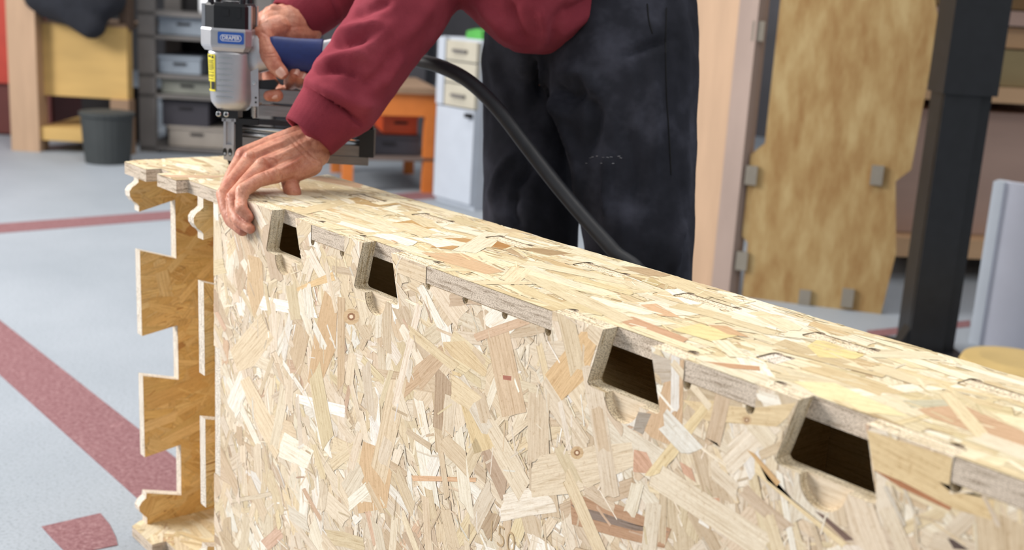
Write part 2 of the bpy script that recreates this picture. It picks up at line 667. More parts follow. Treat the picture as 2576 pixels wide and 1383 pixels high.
def front_outline(scoop):
    pts = [(-0.0135, -0.605), (X_END, -0.605), (X_END, -0.018)]      # bottom, right end; then back along the top
    ev = []
    for a, b in LIDS: ev.append((a, 'lid', b))
    for n in NOTCH: ev.append((n, 'notch', n + 0.0575))
    ev.sort()
    top = [(-0.0135, -0.018)]
    first = True
    for a, kind, b in ev:
        if kind == 'lid':
            if not first:
                top += [(a, 0.0), (a, -0.018)]
                top += semi(a + 0.0045, -0.0185, 0.0045, 0.0062, math.pi, 2 * math.pi)
            if b - a > 0.15 and not first:
                for q in (0.345, 0.66):
                    c = a + (b - a) * q
                    top += semi(c, -0.0185, 0.0045, 0.0058, math.pi, 2 * math.pi)
            top += semi(b - 0.0045, -0.0185, 0.0045, 0.0062, math.pi, 2 * math.pi)
            top += [(b, -0.018), (b, 0.0006)]
            first = False
        else:
            top += [(a, 0.0006), (a - 0.0136, -0.0482)]
            top += [(a - 0.0147, -0.0522), (a - 0.0125, -0.0546), (a - 0.0085, -0.0555)]
            if scoop:
                top += semi(a + 0.0295, -0.0555, 0.0212, 0.0215, math.pi, 2 * math.pi, 12)
            top += [(a + 0.0690, -0.0555), (a + 0.0728, -0.0545), (a + 0.0744, -0.0515), (b, 0.0006)]
    top.append((X_END, 0.0))
    left = [(-0.0135, -0.4165), (0.0064, -0.4165), (0.0064, -0.2232), (-0.0135, -0.2232)]
    # ccw: bottom-left -> bottom-right -> top right -> along the top to the left -> down the left end
    return [pts[0], pts[1]] + top[::-1] + left[::-1]


def C(*pp):
    out = []
    for px, py in pp:
        p = on(px, py, 1, 0.0)
        out.append((p.x, p.z - BOX_H))
    return out


def T(*pp):
    out = []
    for px, py in pp:
        p = on(px, py, 2, BOX_H)
        out.append((p.x, p.y))
    return out


def disc(px, py, r, fn):
    return fn(*[(px + r * math.cos(k * math.pi / 5), py + r * math.sin(k * math.pi / 5)) for k in range(10)])


def ang_of(fn, p, q):
    a, b = fn(p, q)
    return math.atan2(b[1] - a[1], b[0] - a[0])


def flake(fn, rgb, a, b, *pp):
    return (fn(*pp), rgb, ang_of(fn, a, b))


def knot(px, py, r):
    return [(disc(px, py, r * 2.1, C), (206, 176, 138), 0.3), (disc(px, py, r, C), (150, 108, 76), 0.3), (disc(px, py, r * 0.5, C), (236, 214, 186), 0.3)]


front_extra = [
    flake(C, (228, 210, 184), (1360, 1190), (1590, 1140), (1360, 1145), (1500, 1120), (1590, 1112), (1600, 1170), (1450, 1240), (1340, 1250), (1330, 1190)),
    flake(C, (186, 148, 118), (1440, 1270), (1690, 1350), (1435, 1240), (1560, 1270), (1690, 1330), (1672, 1378), (1560, 1352), (1440, 1318)),
    flake(C, (142, 124, 112), (1440, 1270), (1690, 1350), (1437, 1268), (1520, 1290), (1620, 1325), (1688, 1338), (1600, 1334), (1470, 1300)),
    flake(C, (252, 247, 240), (745, 1000), (870, 1035), (745, 990), (800, 1003), (870, 1020), (868, 1050), (800, 1030), (748, 1012)),
    flake(C, (190, 130, 112), (790, 1010), (796, 1022), (789, 1008), (797, 1012), (795, 1022), (790, 1018)),
    flake(C, (253, 248, 240), (632, 745), (800, 790), (632, 738), (790, 770), (800, 800), (700, 782), (660, 780), (640, 755)),
    flake(C, (210, 178, 140), (830, 740), (790, 970), (818, 730), (850, 765), (845, 880), (800, 985), (775, 960), (790, 850)),
    flake(C, (208, 182, 150), (860, 745), (858, 985), (850, 745), (869, 750), (868, 960), (850, 985)),
    flake(C, (226, 194, 148), (722, 730), (845, 694), (722, 735), (838, 683), (845, 705), (728, 738)),
    flake(C, (216, 190, 160), (1250, 830), (1295, 1040), (1222, 828), (1281, 828), (1326, 1036), (1264, 1049), (1232, 880)),
    flake(C, (178, 116, 98), (1266, 948), (1288, 952), (1266, 943), (1288, 946), (1287, 957), (1267, 954)),
    flake(C, (222, 188, 144), (1390, 980), (1490, 840), (1372, 942), (1463, 834), (1512, 834), (1476, 951), (1414, 1007)),
    flake(C, (224, 200, 162), (1140, 862), (1224, 940), (1115, 860), (1170, 857), (1227, 932), (1222, 948), (1121, 886)),
    flake(C, (206, 178, 148), (1050, 955), (1118, 885), (1040, 925), (1112, 867), (1125, 903), (1060, 984)),
    flake(C, (204, 174, 142), (985, 1000), (1060, 950), (975, 998), (1052, 928), (1062, 960), (1000, 1018)),
    flake(C, (224, 200, 158), (1148, 935), (1220, 1133), (1137, 931), (1160, 939), (1245, 1125), (1195, 1141)),
    flake(C, (216, 184, 146), (930, 1115), (940, 1285), (915, 1110), (946, 1121), (987, 1187), (974, 1277), (900, 1292), (896, 1211)),
    flake(C, (222, 182, 146), (1036, 1200), (1199, 1207), (1036, 1195), (1199, 1201), (1199, 1212), (1040, 1209)),
    flake(C, (212, 180, 146), (1705, 905), (1660, 1110), (1655, 1015), (1690, 905), (1722, 905), (1718, 1070), (1690, 1120), (1640, 1100), (1600, 1060)),
    flake(C, (200, 186, 170), (1640, 930), (1692, 930), (1637, 885), (1690, 905), (1695, 955), (1650, 968)),
    flake(C, (170, 158, 145), (1600, 1060), (1640, 1060), (1605, 1035), (1640, 1040), (1618, 1092), (1595, 1080)),
    flake(C, (214, 172, 146), (1600, 1130), (1650, 1190), (1596, 1130), (1628, 1137), (1654, 1193), (1594, 1186)),
    flake(C, (214, 172, 146), (1715, 1162), (1750, 1210), (1711, 1160), (1741, 1178), (1752, 1213), (1720, 1190)),
    flake(C, (208, 162, 134), (1767, 1250), (1808, 1280), (1767, 1250), (1812, 1252), (1808, 1287), (1756, 1272)),
    flake(C, (226, 202, 162), (1718, 1010), (2000, 1015), (1718, 1005), (1891, 1026), (2004, 1012), (1981, 1051), (1955, 1073), (1778, 1058)),
    flake(C, (230, 208, 166), (1640, 1190), (1780, 1010), (1622, 1195), (1775, 1005), (1800, 1008), (1700, 1150), (1650, 1200)),
    flake(C, (224, 198, 154), (2190, 1120), (2500, 1280), (2182, 1081), (2398, 1150), (2388, 1232), (2504, 1257), (2495, 1307), (2401, 1279), (2200, 1182)),
    flake(C, (178, 122, 86), (2197, 1182), (2395, 1277), (2197, 1180), (2270, 1210), (2395, 1275), (2390, 1283), (2265, 1224)),
    flake(C, (122, 98, 88), (2050, 1285), (2140, 1357), (2050, 1283), (2075, 1295), (2150, 1357), (2128, 1359)),
    flake(C, (94, 78, 72), (2384, 1354), (2432, 1379), (2384, 1352), (2400, 1356), (2440, 1383), (2400, 1379)),
    flake(C, (232, 210, 170), (1900, 1165), (2125, 1370), (1900, 1145), (1931, 1207), (2132, 1366), (2119, 1376), (1900, 1188)),
    flake(C, (206, 168, 120), (1890, 1140), (1960, 1215), (1880, 1130), (1900, 1140), (1965, 1212), (1955, 1222)),
    flake(C, (234, 214, 184), (610, 955), (705, 1140), (605, 958), (628, 945), (717, 1110), (694, 1156), (655, 1086)),
    flake(C, (249, 240, 222), (710, 1110), (780, 1150), (706, 1117), (717, 1086), (791, 1133), (772, 1180), (702, 1148)),
    flake(C, (228, 208, 178), (600, 870), (660, 800), (580, 880), (655, 790), (690, 850), (640, 920), (600, 935)),
    flake(C, (214, 186, 150), (640, 640), (655, 760), (625, 640), (660, 650), (665, 740), (640, 800), (622, 730)),
] + knot(1453, 1138, 8) + knot(1880, 1056, 6) + knot(885, 796, 10)

def front_fr(p): return Vector((p[0], p[2], BOX_H + p[1]))
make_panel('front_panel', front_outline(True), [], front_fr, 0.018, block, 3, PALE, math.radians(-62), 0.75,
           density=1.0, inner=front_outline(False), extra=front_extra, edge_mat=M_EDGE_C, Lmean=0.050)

top_outline = [(-0.2926, 0.0), (-0.281, -0.018), (-0.200, -0.018), (-0.200, 0.0055), (-0.162, 0.0055), (-0.160, -0.018),
               (-0.0945, -0.018), (-0.0945, 0.0)]
for i, (a, b) in enumerate(LIDS):
    if i: top_outline += [(a, 0.018), (a, 0.0)]
    top_outline += [(b, 0.0), (b, 0.018)]
    top_outline += semi(b + 0.0072, 0.018, 0.0058, 0.0064, math.pi, 0)
    nxt = LIDS[i + 1][0] if i + 1 < len(LIDS) else None
    if nxt: top_outline += semi(nxt - 0.0088, 0.018, 0.0058, 0.0064, math.pi, 0)
top_outline += [(X_END, 0.018), (X_END, 0.2145), (-0.074, 0.2145), (-0.045, 0.150), (-0.245, 0.150), (-0.230, 0.2145), (-0.2926, 0.2145)]


def dog_slot(a, b, lo, hi, r=0.0056, rv=0.0042):
    p = semi(a + r, lo, r, rv, math.pi, 2 * math.pi, 5) + semi(b - r, lo, r, rv, math.pi, 2 * math.pi, 5)
    p += semi(b - r, hi, r, rv, 0, math.pi, 5) + semi(a + r, hi, r, rv, 0, math.pi, 5)
    return p


TONGUES = [(0.090, 0.155), (0.243, 0.308), (0.396, 0.461), (0.549, 0.617), (0.697, 0.768), (0.853, 0.921), (1.004, 1.072), (1.157, 1.224), (1.310, 1.377), (1.463, 1.530)]
slots = [dog_slot(a, b, 0.1515, 0.1700) for a, b in TONGUES]
cross_slot = dog_slot(0.8745, 0.8965, 0.0590, 0.0830, 0.0048, 0.0030)

top_extra = [
    flake(T, (210, 178, 142), (1080, 645), (1250, 688), (1060, 636), (1164, 639), (1268, 685), (1222, 691), (1100, 655)),
    flake(T, (200, 160, 128), (1560, 805), (1715, 862), (1543, 802), (1593, 798), (1733, 854), (1707, 870), (1620, 838)),
    flake(T, (194, 154, 120), (1770, 912), (1911, 930), (1767, 910), (1910, 923), (1912, 934), (1835, 928)),
    flake(T, (202, 168, 136), (2330, 1040), (2576, 1115), (2307, 1031), (2413, 1017), (2576, 1088), (2590, 1142), (2495, 1106), (2338, 1050)),
    flake(T, (196, 190, 166), (2275, 1015), (2405, 1012), (2269, 1009), (2413, 1006), (2401, 1022), (2294, 1028)),
    flake(T, (190, 150, 100), (1090, 620), (1190, 602), (1082, 623), (1121, 600), (1196, 600), (1138, 629)),
    flake(T, (174, 128, 74), (1240, 618), (1284, 624), (1235, 623), (1251, 608), (1287, 620), (1264, 629)),
    flake(T, (172, 146, 110), (1300, 627), (1435, 641), (1297, 624), (1365, 626), (1440, 639), (1382, 644)),
    flake(T, (226, 210, 156), (1690, 830), (1860, 860), (1690, 830), (1760, 815), (1860, 845), (1790, 860)),
    flake(T, (224, 208, 150), (2030, 870), (2180, 905), (2030, 872), (2060, 853), (2175, 895), (2150, 905), (2060, 900)),
    flake(T, (236, 222, 178), (2000, 980), (2280, 1040), (1995, 960), (2100, 965), (2290, 1050), (2180, 1040), (2060, 1000)),
    flake(T, (212, 176, 140), (1620, 770), (1700, 800), (1610, 768), (1650, 765), (1712, 800), (1660, 796)),
    flake(T, (206, 170, 132), (1790, 820), (1880, 850), (1780, 818), (1830, 822), (1885, 850), (1830, 842)),
    flake(T, (198, 178, 132), (1615, 705), (1660, 715), (1610, 706), (1640, 700), (1665, 715), (1650, 722)),
    flake(T, (186, 156, 108), (860, 500), (1000, 520), (850, 503), (920, 494), (1010, 515), (940, 522)),
    flake(T, (196, 160, 106), (1000, 560), (1100, 575), (985, 562), (1050, 552), (1110, 572), (1060, 580)),
]

def top_fr(p): return Vector((p[0], p[1], BOX_H - p[2]))
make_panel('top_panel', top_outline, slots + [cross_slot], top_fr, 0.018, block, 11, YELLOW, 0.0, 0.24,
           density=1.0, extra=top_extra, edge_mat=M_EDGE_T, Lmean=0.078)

# back panel with tongues that come up through the lid
bo = [(-0.29, -0.605), (X_END, -0.605), (X_END, -0.018)]
for a, b in TONGUES[::-1]: bo += [(b - 0.0005, -0.018), (b - 0.0005, -0.0002), (a + 0.0005, -0.0002), (a + 0.0005, -0.018)]
bo += [(-0.29, -0.018)]
make_panel('back_panel', bo, [], lambda p: Vector((p[0], 0.152 + p[2], BOX_H + p[1])), 0.0175, block, 21, GOLD, 0, 0.6, faces=(), edge_mat=M_EDGE_C)

RIB = [(0.0, -0.018), (0.0, -0.031), (-0.004, -0.0345), (-0.0105, -0.0385), (-0.0145, -0.0445), (-0.0140, -0.0525), (-0.009, -0.060),
       (-0.003, -0.0645), (0.0, -0.0685), (0.0, -0.0772), (0.0585, -0.0622), (0.0595, -0.1575), (0.0, -0.1387), (0.0012, -0.2782), (0.0605, -0.2687),
       (0.0615, -0.3618), (0.0014, -0.3447), (0.0022, -0.4848), (0.0640, -0.4759), (0.0640, -0.5666), (0.0040, -0.5484), (0.0035, -0.557), (-0.004, -0.562),
       (-0.009, -0.570), (-0.008, -0.578), (-0.001, -0.587), (0.004, -0.592), (0.004, -0.605)]


def rib_panel(x, seed, outline, faces=('front',)):
    pts = outline + [(0.1515, -0.605), (0.1515, -0.018)]
    return make_panel('rib_panel', pts, [], lambda p: Vector((x - p[2], p[0], BOX_H + p[1])), 0.018, block, seed, GOLD, 0.1, 0.5,
                      density=0.8, faces=faces, edge_mat=M_EDGE_R, Lmean=0.07)


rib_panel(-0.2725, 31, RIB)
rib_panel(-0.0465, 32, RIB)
rib_panel(0.0062, 33, [(0.0185, -0.018), (0.0185, -0.2236), (0.0004, -0.2236), (0.0004, -0.4160), (0.0185, -0.4160), (0.0185, -0.605)], faces=())
rib_panel(0.8940, 34, [(0.0185, -0.0185), (0.0185, -0.605)], faces=())
part('cross_tongue', [box(0.8762, 0.8948, 0.0600, 0.0820, BOX_H - 0.0180, BOX_H - 0.0003)], M_EDGE_R, block)
rib_panel(X_END - 0.002, 35, [(0.0185, -0.018), (0.0185, -0.605)], faces=())

bottom_outline = [(-0.2926, 0.0), (-0.281, -0.018), (-0.200, -0.018), (-0.200, 0.0055), (-0.162, 0.0055), (-0.160, -0.018),
                  (-0.0945, -0.018), (-0.0945, 0.0), (X_END, 0.0), (X_END, 0.2145), (-0.2926, 0.2145)]
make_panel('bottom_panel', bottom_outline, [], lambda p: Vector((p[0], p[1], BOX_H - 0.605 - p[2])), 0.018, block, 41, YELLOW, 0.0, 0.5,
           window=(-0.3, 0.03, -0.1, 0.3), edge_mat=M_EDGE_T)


def text_mesh(name, body, size, fr, mat, parent, extrude=0.0002, xscale=1.0, thick=0.0):
    cu = bpy.data.curves.new(name, 'FONT')
    cu.body = body
    cu.size = size
    cu.align_x = 'CENTER'
    cu.align_y = 'CENTER'
    cu.extrude = extrude
    cu.offset = thick
    cu.resolution_u = 3
    o = bpy.data.objects.new(name + '_tmp', cu)
    COL.objects.link(o)
    bpy.context.view_layer.update()
    me = bpy.data.meshes.new_from_object(o.evaluated_get(bpy.context.evaluated_depsgraph_get()))
    bpy.data.objects.remove(o, do_unlink=True)
    bpy.data.curves.remove(cu)
    for v in me.vertices: v.co = fr((v.co.x * xscale, v.co.z, v.co.y))
    me.materials.clear()
    me.name = name
    return link_mesh(name, me, mat, parent)


M_STAMP = plain('pressed_resin_stamp', (188, 160, 122), 0.7, var=0.1, scale=200)
sp = on(1262, 1352, 1, 0.0)
st = text_mesh('stamped_number', '150', 0.034, frame((sp.x, -0.0009, sp.z), (1, 0, 0), (0, 1, 0), (0, 0, 1)), M_STAMP, block, 0.0002, 0.9, -0.0006)
st['label'] = 'faint number 150 pressed into the strand board face'


# ------------------------------------------------------------------ nail gun standing on the lid
def loft(sections, fr=IDENT, closed=True):
    def f(bm):
        rings = [[bm.verts.new(fr(p)) for p in s] for s in sections]
        n = len(rings[0])
        for i in range(len(rings) - 1):
            for k in range(n):
                bm.faces.new((rings[i][k], rings[i][(k + 1) % n], rings[i + 1][(k + 1) % n], rings[i + 1][k]))
        bm.faces.new(rings[0][::-1])
        bm.faces.new(rings[-1])
    return f


def superell(cx, cz, rx, rz, py, n=24, e=2.6):
    out = []
    for k in range(n):
        a = 2 * math.pi * k / n
        c, s = math.cos(a), math.sin(a)
        out.append((cx + rx * math.copysign(abs(c) ** (2 / e), c), py, cz + rz * math.copysign(abs(s) ** (2 / e), s)))
    return out


nose_pt = on(583, 428, 2, BOX_H)
NS = proj(nose_pt)[2] / F_PX
NH = Vector((RIGHT.x, RIGHT.y, 0)).normalized()
NN = Vector((-fwd.x, -fwd.y, 0)).normalized()


def nfr(p):
    """p = (photo x, photo y, millimetre-like depth towards the viewer in photo pixels)"""
    return nose_pt + NH * ((p[0] - 583) * NS) + Vector((0, 0, 1)) * ((428 - p[1]) * NS * 1.025 + 0.0006) + NN * (p[2] * NS)


gun = empty('nail_gun', tuple(nose_pt), 'silver pneumatic nail gun with black cap and blue grip standing on the lid', 'nail gun')
M_ALU = plain('cast_aluminium', (186, 186, 190), 0.42, 0.75, var=0.05, scale=60, bump=0.05)
M_ALU_D = plain('dull_magazine_metal', (140, 138, 138), 0.40, 0.8, var=0.10, scale=40, stretch=(1, 1, 8))
M_CHROME = plain('bright_steel', (205, 205, 205), 0.22, 1.0, var=0.05, scale=50)
M_BLACKP = plain('black_plastic', (22, 22, 25), 0.38, 0.0, var=0.15, scale=40)
M_STEEL = plain('dark_steel', (52, 52, 56), 0.4, 0.7, var=0.15, scale=60)
M_BLUE = plain('blue_rubber', (24, 46, 108), 0.55, 0.0, var=0.10, scale=160, bump=0.2, bdist=0.0005)
M_LBLUE = plain('blue_label', (44, 92, 178), 0.4, var=0.03)
M_WHITE = plain('white_print', (236, 238, 242), 0.5, var=0.02)
M_YEL = plain('yellow_label', (228, 212, 58), 0.45, var=0.03)
M_INK = plain('black_print', (26, 25, 22), 0.6, var=0.05)

OCT = [(512, -18), (545, -52), (628, -52), (640, -38), (640, 38), (628, 52), (545, 52), (512, 18)]
def octo(k, y, dx=0): return [(576 + (p[0] - 576) * k + dx, y, p[1] * k) for p in OCT]

part('head', [loft([octo(0.86, 140), octo(0.97, 131), octo(1.0, 126), octo(1.0, 92), octo(0.97, 87)], nfr)], M_ALU, gun, bevel=0.0008)
part('cap', [loft([octo(0.90, 88, 3), octo(0.90, 36, 3), octo(0.82, 29, 3)], nfr),
             box(570, 588, 58, 42, 44, 49, nfr), box(605, 616, 62, 38, 44, 49, nfr)], M_BLACKP, gun, bevel=0.0008)
for px, c in ((519, 10), (519, -10), (634, 32), (634, -32)):
    part('cap_post', [box(px - 5, px + 5, 88, 33, c - 7, c + 7, nfr)], M_ALU, gun, bevel=0.0006)
for px, c in ((541, 34), (541, -34), (616, 34), (616, -34)):
    part('cap_bolt', [lathe([(7.5, 30), (7.5, 19), (5.5, 17)], 10, lambda p, px=px, c=c: nfr((px + p[0], p[2], c + p[1])))], M_STEEL, gun)
part('exhaust_deflector', [lathe([(24, 31), (24, 26), (18, 23)], 20, lambda p: nfr((580 + p[0], p[2], p[1])))], M_STEEL, gun, smooth=False)

# finned cylinder
secs = []
for y, r in ((140, 0.97), (148, 1.0), (252, 0.985), (262, 0.95), (272, 0.82), (280, 0.66)):
    secs.append(superell(581 + (y - 140) * 0.04, 0, 54 * r, 46 * r, y, 32, 2.5))
part('cylinder', [loft(secs, nfr)], M_ALU, gun, smooth=True)
for k in range(8):
    y = 155 + k * 13.2
    sec = []
    for yy, g in ((y - 2.2, 0.0), (y - 1.2, 1.6), (y + 1.2, 1.6), (y + 2.2, 0.0)):
        pts = []
        for i in range(9):
            a = math.radians(62 + 56 * i / 8)
            rr = 1.012
            pts.append((583 + 54 * rr * math.cos(a) * 1.0 - 2, yy, (46 * rr - 1.5 + g) * math.sin(a) ** 0.8))
        sec.append(pts)
    def rib(bm, sec=sec):
        rings = [[bm.verts.new(nfr(p)) for p in s] for s in sec]
        for i in range(3):
            for j in range(8): bm.faces.new((rings[i][j], rings[i][j + 1], rings[i + 1][j + 1], rings[i + 1][j]))
    part('cooling_fin', [rib], M_CHROME, gun)

# frame plate, handle, grip
part('frame_plate', [prism([(626, 110), (646, 118), (652, 150), (654, 268), (632, 268), (626, 200)], 0, 1,
                           lambda p: nfr((p[0], p[2], -20 + 40 * p[1])))], M_ALU, gun, bevel=0.0008)
for y in (247, 258):
    part('plate_hole', [lathe([(2.6, 20.2), (2.6, 21.2)], 8, lambda p, y=y: nfr((647 + p[0], y + p[1], p[2])))], M_INK, gun)
part('plate_screw', [lathe([(4.5, 20), (4.5, 22.5), (2.5, 23)], 10, lambda p: nfr((643 + p[0], 212 + p[1], p[2])))], M_CHROME, gun)
hs = []
for x, yc, ry, rz in ((630, 150, 52, 30), (655, 145, 44, 27), (690, 141, 38, 25), (760, 141, 37, 25), (812, 140, 38, 26), (850, 128, 36, 27), (866, 124, 33, 25)):
    hs.append([(x, yc + ry * math.sin(a), rz * math.cos(a)) for a in [2 * math.pi * k / 20 for k in range(20)]])
part('handle', [loft(hs, nfr)], M_ALU, gun, smooth=True)
hs = []
for x, yc, ry, rz in ((672, 142, 40, 27), (690, 142, 42, 28.5), (740, 143, 41, 28), (785, 142, 41, 28.5), (804, 141, 41, 29), (809, 141, 39, 28)):
    hs.append([(x, yc + ry * math.sin(a), rz * math.cos(a)) for a in [2 * math.pi * k / 24 for k in range(24)]])
part('grip', [loft(hs, nfr)], M_BLUE, gun, smooth=True, label='blue rubber grip sleeve')
part('air_inlet', [tube([nfr((860, 122, 0)), nfr((880, 118, -6)), nfr((900, 114, -12))], 0.0085, 12)], M_STEEL, gun)
part('trigger', [prism([(650, 207), (690, 203), (700, 210), (688, 226), (672, 235), (650, 230)], 0, 1,
                       lambda p: nfr((p[0], p[2], -10 + 22 * p[1])))], M_BLACKP, gun, bevel=0.0008)
part('trigger_guard', [tube(spline([nfr((654, 236, 8)), nfr((668, 249, 8)), nfr((690, 256, 8)), nfr((708, 250, 8)), nfr((722, 236, 8))], 5), 0.0012, 8)], M_CHROME, gun)

# magazine and its rails
part('magazine_bracket', [box(652, 800, 226, 258, -16, 16, nfr)], M_ALU_D, gun, bevel=0.001)
part('magazine_cover', [box(652, 812, 265, 290, -13, 13, nfr)], M_ALU_D, gun, bevel=0.001)
part('magazine_channel', [box(600, 925, 300, 312, -12, 12, nfr)], M_STEEL, gun, bevel=0.0008)
for y, r in ((322, 0.0042), (338, 0.0042)):
    part('magazine_rail', [tube([nfr((612, y, 6)), nfr((925, y + 8, 6))], r, 12)], M_CHROME, gun, smooth=True)
part('magazine', [box(612, 925, 345, 376, -10, 10, nfr)], M_ALU_D, gun, bevel=0.001)
part('magazine_foot', [box(612, 925, 378, 398, -7, 7, nfr)], M_ALU_D, gun, bevel=0.001)
part('magazine_latch', [box(904, 940, 308, 376, -18, 18, nfr), box(914, 936, 300, 312, -8, 8, nfr)], M_BLACKP, gun, bevel=0.0015)

# nose
part('nose_block', [box(554, 604, 278, 300, -24, 24, nfr), box(588, 652, 300, 314, -14, 14, nfr), box(596, 612, 300, 392, -14, 10, nfr)], M_BLACKP, gun, bevel=0.001)
for px in (557, 576):
    part('nose_bolt', [lathe([(6.5, 24), (6.5, 28), (5, 29)], 12, lambda p, px=px: nfr((px + p[0], 290 + p[1], p[2])))], M_CHROME, gun)
    part('bolt_socket', [lathe([(3.2, 29), (3.2, 29.4)], 6, lambda p, px=px: nfr((px + p[0], 290 + p[1], p[2])))], M_INK, gun)
part('nose_plate', [box(567, 573, 302, 368, 10, 18, nfr), box(586, 593, 302, 368, 10, 18, nfr), box(563, 597, 300, 308, 8, 18, nfr),
                    box(568, 594, 304, 392, -10, 10, nfr)], M_ALU, gun, bevel=0.0006)
part('nose_clamp', [prism([(566, 364), (592, 364), (594, 400), (588, 404), (568, 400)], 0, 1, lambda p: nfr((p[0], p[2], -4 + 24 * p[1])))], M_ALU, gun, bevel=0.0008)
for px in (571, 584):
    part('clamp_bolt', [lathe([(5.2, 20), (5.2, 21), (4, 21.2)], 12, lambda p, px=px: nfr((px + p[0], 382 + p[1] * 1.9, p[2])))], M_INK, gun)
    part('clamp_bolt_head', [lathe([(3.4, 21), (3.4, 22.6)], 8, lambda p, px=px: nfr((px + p[0], 386 + p[1], p[2])))], M_CHROME, gun)
part('driver_tip', [loft([[(573, 398, -9), (596, 398, -9), (596, 398, 10), (573, 398, 10)],
                          [(578, 418, -6), (592, 418, -6), (592, 418, 6), (578, 418, 6)],
                          [(581, 428, -4), (588, 428, -4), (588, 428, 4), (581, 428, 4)]], nfr)], M_STEEL, gun)
coil = [nfr((641 + 7 * math.cos(t), 268 + t / (2 * math.pi) * 3.3, 10 + 7 * math.sin(t))) for t in [k * 0.5 for k in range(0, 106)]]
part('spring', [tube(coil, 0.0007, 6)], M_CHROME, gun, smooth=True)

# labels


def rrect(x0, x1, y0, y1, r, n=4):
    out = []
    for cx_, cy_, a0 in ((x1 - r, y1 - r, 0), (x0 + r, y1 - r, 1), (x0 + r, y0 + r, 2), (x1 - r, y0 + r, 3)):
        for k in range(n + 1):
            a = (a0 + k / n) * math.pi / 2
            out.append((cx_ + r * math.cos(a), cy_ + r * math.sin(a)))
    return out


def plate(name, poly, c0, c1, mat, parent, label=None):
    return part(name, [prism(poly, 0, 1, lambda p: nfr((p[0], p[2], c0 + (c1 - c0) * p[1])))], mat, parent, label=label)


bl = plate('brand_label', rrect(562, 625, 95, 122, 3), 52, 53, M_LBLUE, gun, 'blue brand label with white lettering')
plate('label_outline', rrect(568, 619, 101, 116, 6.5), 53, 53.3, M_WHITE, bl)
plate('label_field', rrect(569.4, 617.6, 102.4, 114.6, 5.4), 53.3, 53.6, M_LBLUE, bl)
text_mesh('label_lettering', 'DRAPER', 12.5, lambda p: nfr((593.5 + p[0], 108.6 - p[2], 53.9 + p[1])), M_WHITE, bl, 0.15, 0.93, 0.25)

# yellow warning label wraps the front-left of the cylinder
def cyl_pt(px, py, lift):
    """point on the cylinder skin at photo x"""
    cxx = 581 + (py - 140) * 0.04
    t = max(-1, min(1, (px - cxx) / 54.5))
    zz = 46.5 * (1 - abs(t) ** 2.5) ** (1 / 2.5)
    return nfr((px, py, zz + lift))


def wrap_patch(name, x0, x1, y0, y1, lift, mat, parent, nx=10, label=None, skew=0.0):
    def f(bm):
        g = [[bm.verts.new(cyl_pt(x0 + (x1 - x0) * i / nx + skew * (y0 + (y1 - y0) * j / 4 - y0), y0 + (y1 - y0) * j / 4, lift)) for i in range(nx + 1)] for j in range(5)]
        for j in range(4):
            for i in range(nx): bm.faces.new((g[j][i], g[j][i + 1], g[j + 1][i + 1], g[j + 1][i]))
    return part(name, [f], mat, parent, label=label)


wl = wrap_patch('warning_label', 529, 553, 149, 236, 0.5, M_YEL, gun, label='yellow warning label with black print')
wrap_patch('label_heading', 533, 541, 152, 156, 0.9, M_INK, wl, 6)
def tri(bm):
    bm.faces.new([bm.verts.new(cyl_pt(x, y, 0.9)) for x, y in ((542, 158), (550, 158), (546, 150))])
part('warning_triangle', [tri], M_INK, wl)
for k, (y, x1) in enumerate(((163, 549), (166, 546), (169, 549), (173, 549), (176, 548), (179, 550), (182, 549), (185, 545), (191, 549), (197, 550), (200, 547), (206, 547))):
    wrap_patch('label_line', 533, x1, y, y + 1.2, 0.9, M_INK, wl, 6)
wrap_patch('label_pictogram', 532, 538, 213, 231, 0.9, M_INK, wl, 4)
wrap_patch('label_pictogram', 541, 552, 213, 231, 0.9, M_INK, wl, 4)

# ------------------------------------------------------------------ air hose
M_HOSE = plain('black_rubber_hose', (30, 31, 36), 0.5, var=0.2, scale=50)
hose_px = [(898, 112, 1.79), (960, 118, 1.775), (1040, 148, 1.745), (1110, 168, 1.715), (1180, 205, 1.69), (1250, 272, 1.665), (1330, 375, 1.64), (1400, 465, 1.615),
           (1470, 548, 1.59), (1545, 632, 1.565), (1625, 725, 1.545)]
hp = [at(*p) for p in hose_px]
last = hp[-1]
hp += [last + Vector((0.055, -0.03, -0.16)), Vector((last.x + 0.12, last.y - 0.02, 0.14)), Vector((last.x + 0.24, last.y + 0.10, 0.0115)), Vector((last.x + 0.6, last.y + 0.35, 0.0115)), Vector((last.x + 1.3, last.y + 0.5, 0.0115))]
tag(part('air_hose', [tube(spline(hp, 10), 0.0106, 14)], M_HOSE, smooth=True), 'thick black rubber air hose running from the nail gun past the trousers', 'hose')


